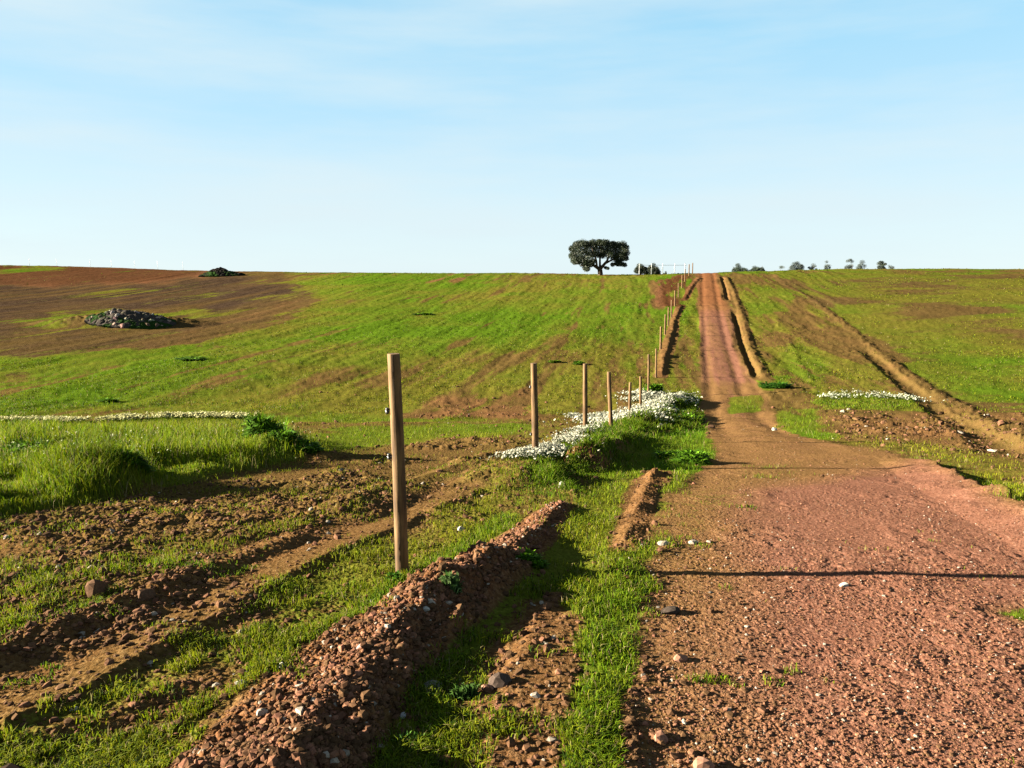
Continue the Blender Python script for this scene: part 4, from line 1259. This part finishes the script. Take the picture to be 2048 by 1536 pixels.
small_tree("hazy_tree", 1736, 1758, 519, 535, 280, (.022, .040, .030), (.06, .08, .055), "dark compact tree at the right end of the hazy row", 42)
small_tree("skyline_bush", 1756, 1777, 528, 535, 285, haze_a, haze_b, "low bush touching the right end tree of the hazy row", 43, leaves=140)

def weed(px, py, rpx, hpx, label, seed, tint=((.06, .17, .006), (.17, .34, .015)), dist=None, n=900):
    x, y = g2(px, py)
    m = y / F; r = rpx * m; h = hpx * m
    z = ground_z(x, y)
    e_name = "weed_clump"
    lr = np.random.default_rng(seed)
    # long arching leaves from one root
    k = n
    a = lr.uniform(0, 2 * np.pi, k); rr = r * np.sqrt(lr.random(k)) * .55
    bx, by = rr * np.cos(a), rr * np.sin(a) * .7
    sub = lr.uniform(-.55, .55, (6, 2)) * r; sh = lr.uniform(.45, 1.15, 6); wi = lr.integers(0, 6, k)
    bx = bx * .55 + sub[wi, 0]; by = by * .55 + sub[wi, 1] * .7
    L = r * lr.uniform(.15, .6, k); H = h * lr.gamma(14, .06, k) * sh[wi] * (1 - .45 * (rr / (r * .55)) ** 2); H = np.minimum(H, h * lr.uniform(.8, 1.1, k))
    tx, ty = bx + np.cos(a) * L, by + np.sin(a) * L * .7
    w = max(.004, .0012 * y) * lr.uniform(.7, 1.4, k)
    wx, wy = -np.sin(a) * w, np.cos(a) * w
    base = height(x + bx, y + by) - z
    V = np.stack([np.stack([bx - wx, by - wy, base - .02], 1), np.stack([bx + wx, by + wy, base - .02], 1),
                  np.stack([(bx + tx) / 2 + wx * 1.3, (by + ty) / 2 + wy * 1.3, base + H * .8], 1), np.stack([(bx + tx) / 2 - wx * 1.3, (by + ty) / 2 - wy * 1.3, base + H * .8], 1),
                  np.stack([tx, ty, base + H * lr.uniform(.6, 1.1, k)], 1)], 1).reshape(-1, 3)
    q = np.arange(k)[:, None] * 5
    Fc = np.concatenate([q + np.array([[0, 1, 2]]), q + np.array([[0, 2, 3]]), q + np.array([[3, 2, 4]])], 0)
    kk = lr.random((k, 1)); t = (np.array([tint[0]]) * (1 - kk) + np.array([tint[1]]) * kk)
    t = t * (1 + 1.2 * (lr.random((k, 1)) < .25))
    t = np.repeat(np.concatenate([t, np.ones((k, 1))], 1), 5, 0)
    o = np_mesh(e_name, V, Fc, MAT_GRASS, None, {"tint": t}, smooth=False)
    o.location = (x, y, z)
    tag(o, label, "weed")
weed(535, 920, 55, 60, "tallest dark green weed clump, at the right end of the tall grass", 51, n=2600)
weed(600, 925, 50, 22, "low dark weed spreading right of the tallest clump", 52, n=1200)
weed(245, 985, 50, 34, "dark green weed clump at the lower edge of the tall grass", 53, n=2400)
weed(60, 935, 70, 28, "broad dark weed at the left edge of the tall grass", 54, n=2000)
weed(1306, 785, 20, 22, "small dark round weed beside the slim pale posts", 55, n=700)
weed(1160, 728, 13, 7, "dark tuft on the hillside above the third post", 56, n=600)
weed(1110, 724, 13, 6, "bright yellow green tuft on the hillside above the second post", 57, ((.12, .22, .01), (.22, .34, .02)), n=600)
weed(1390, 928, 40, 20, "flat dark leafy weed in the verge where the road narrows", 58, n=900)
weed(1340, 918, 35, 18, "leafy weed in the verge, left of the flat dark one", 59, n=700)
weed(905, 1215, 30, 36, "spiky grass tuft growing in the shade of the soil ridge", 60, ((.05, .12, .02), (.20, .30, .10)), n=160)
weed(1380, 845, 30, 22, "dark green weed at the road end of the flower drift", 61, n=900)
weed(1545, 780, 32, 14, "green leafy weed where the right ditch ends", 62, ((.04, .14, .01), (.08, .24, .015)), n=900)
weed(215, 805, 22, 9, "dark tuft low on the green slope at the far left", 63, n=500)
weed(380, 722, 30, 5, "dark green tuft in the middle of the bright band of the slope", 64, n=500)
weed(845, 628, 20, 5, "small dark tuft halfway up the centre of the hillside", 65, n=400)
weed(785, 1165, 22, 22, "grass tuft at the left foot of the nearest post", 66, ((.05, .15, .01), (.10, .26, .02)), n=260)
weed(838, 1160, 20, 20, "grass tuft at the right foot of the nearest post", 67, ((.05, .15, .01), (.10, .26, .02)), n=240)
weed(925, 1385, 34, 40, "loose green weed among stones right of the ridge", 68, ((.05, .12, .02), (.12, .22, .04)), n=200)
weed(820, 1490, 30, 34, "green weed at the bottom of the shaded hollow", 69, ((.04, .12, .02), (.10, .22, .03)), n=180)
weed(1065, 1130, 40, 24, "dark clover-like weed on the turf right of the ridge", 70, n=500)

# ---- white rail fence near the crest ------------------------------------------
def rail_fence():
    Y = 140.0; m = Y / F
    e = bpy.data.objects.new("rail_fence", None); link(e)
    X0 = (1276 - 1024) * m
    z0 = ground_z(X0, Y)
    e.location = (X0, Y, z0)
    tag(e, "white rail fence on the skyline in front of the dark pair of trees", "fence")
    def box(name, x0, x1, y0, y1, z0_, z1, parent):
        V = np.array([(x, y, z) for x in (x0, x1) for y in (y0, y1) for z in (z0_, z1)])
        Fc = np.array([(0, 1, 3, 2), (4, 6, 7, 5), (0, 4, 5, 1), (2, 3, 7, 6), (0, 2, 6, 4), (1, 5, 7, 3)])
        return np_mesh(name, V, Fc, MAT_WHITE, parent, smooth=False)
    topz = -Y * fall(530) - z0
    xs = [0, 24, 46, 70, 90]
    for px in xs:
        zz = ground_z(X0 + px * m, Y) - z0
        box("post", px * m - .05, px * m + .05, -.05, .05, zz - .2, topz + .25, e)
    box("rail", -.5, 90 * m + .3, -.10, -.053, topz - .07, topz, e)
rail_fence()

# ---- thin distant poles on the left skyline -----------------------------------
for k, px in enumerate((70, 124, 190, 232, 278, 323, 373)):
    Y = 190.0; m = Y / F; X = (px - 1024) * m
    z = ground_z(X, Y); h = max(1.2, -Y * fall(517 + k) - z)
    o = tube_mesh("thin_stake", [((0, 0, -.3), .035), ((.02, 0, h * .5), .032), ((.0, 0, h), .028), ((0, 0, h + .02), .015)], MAT_GREY, sides=8)
    o.location = (X, Y, z)
    nm = ["first", "second", "third", "fourth", "fifth", "sixth", "seventh"][k]
    tag(o, nm + " thin grey stake from the left on the skyline of the ploughed hill", "stake", "thin stakes on the left skyline")
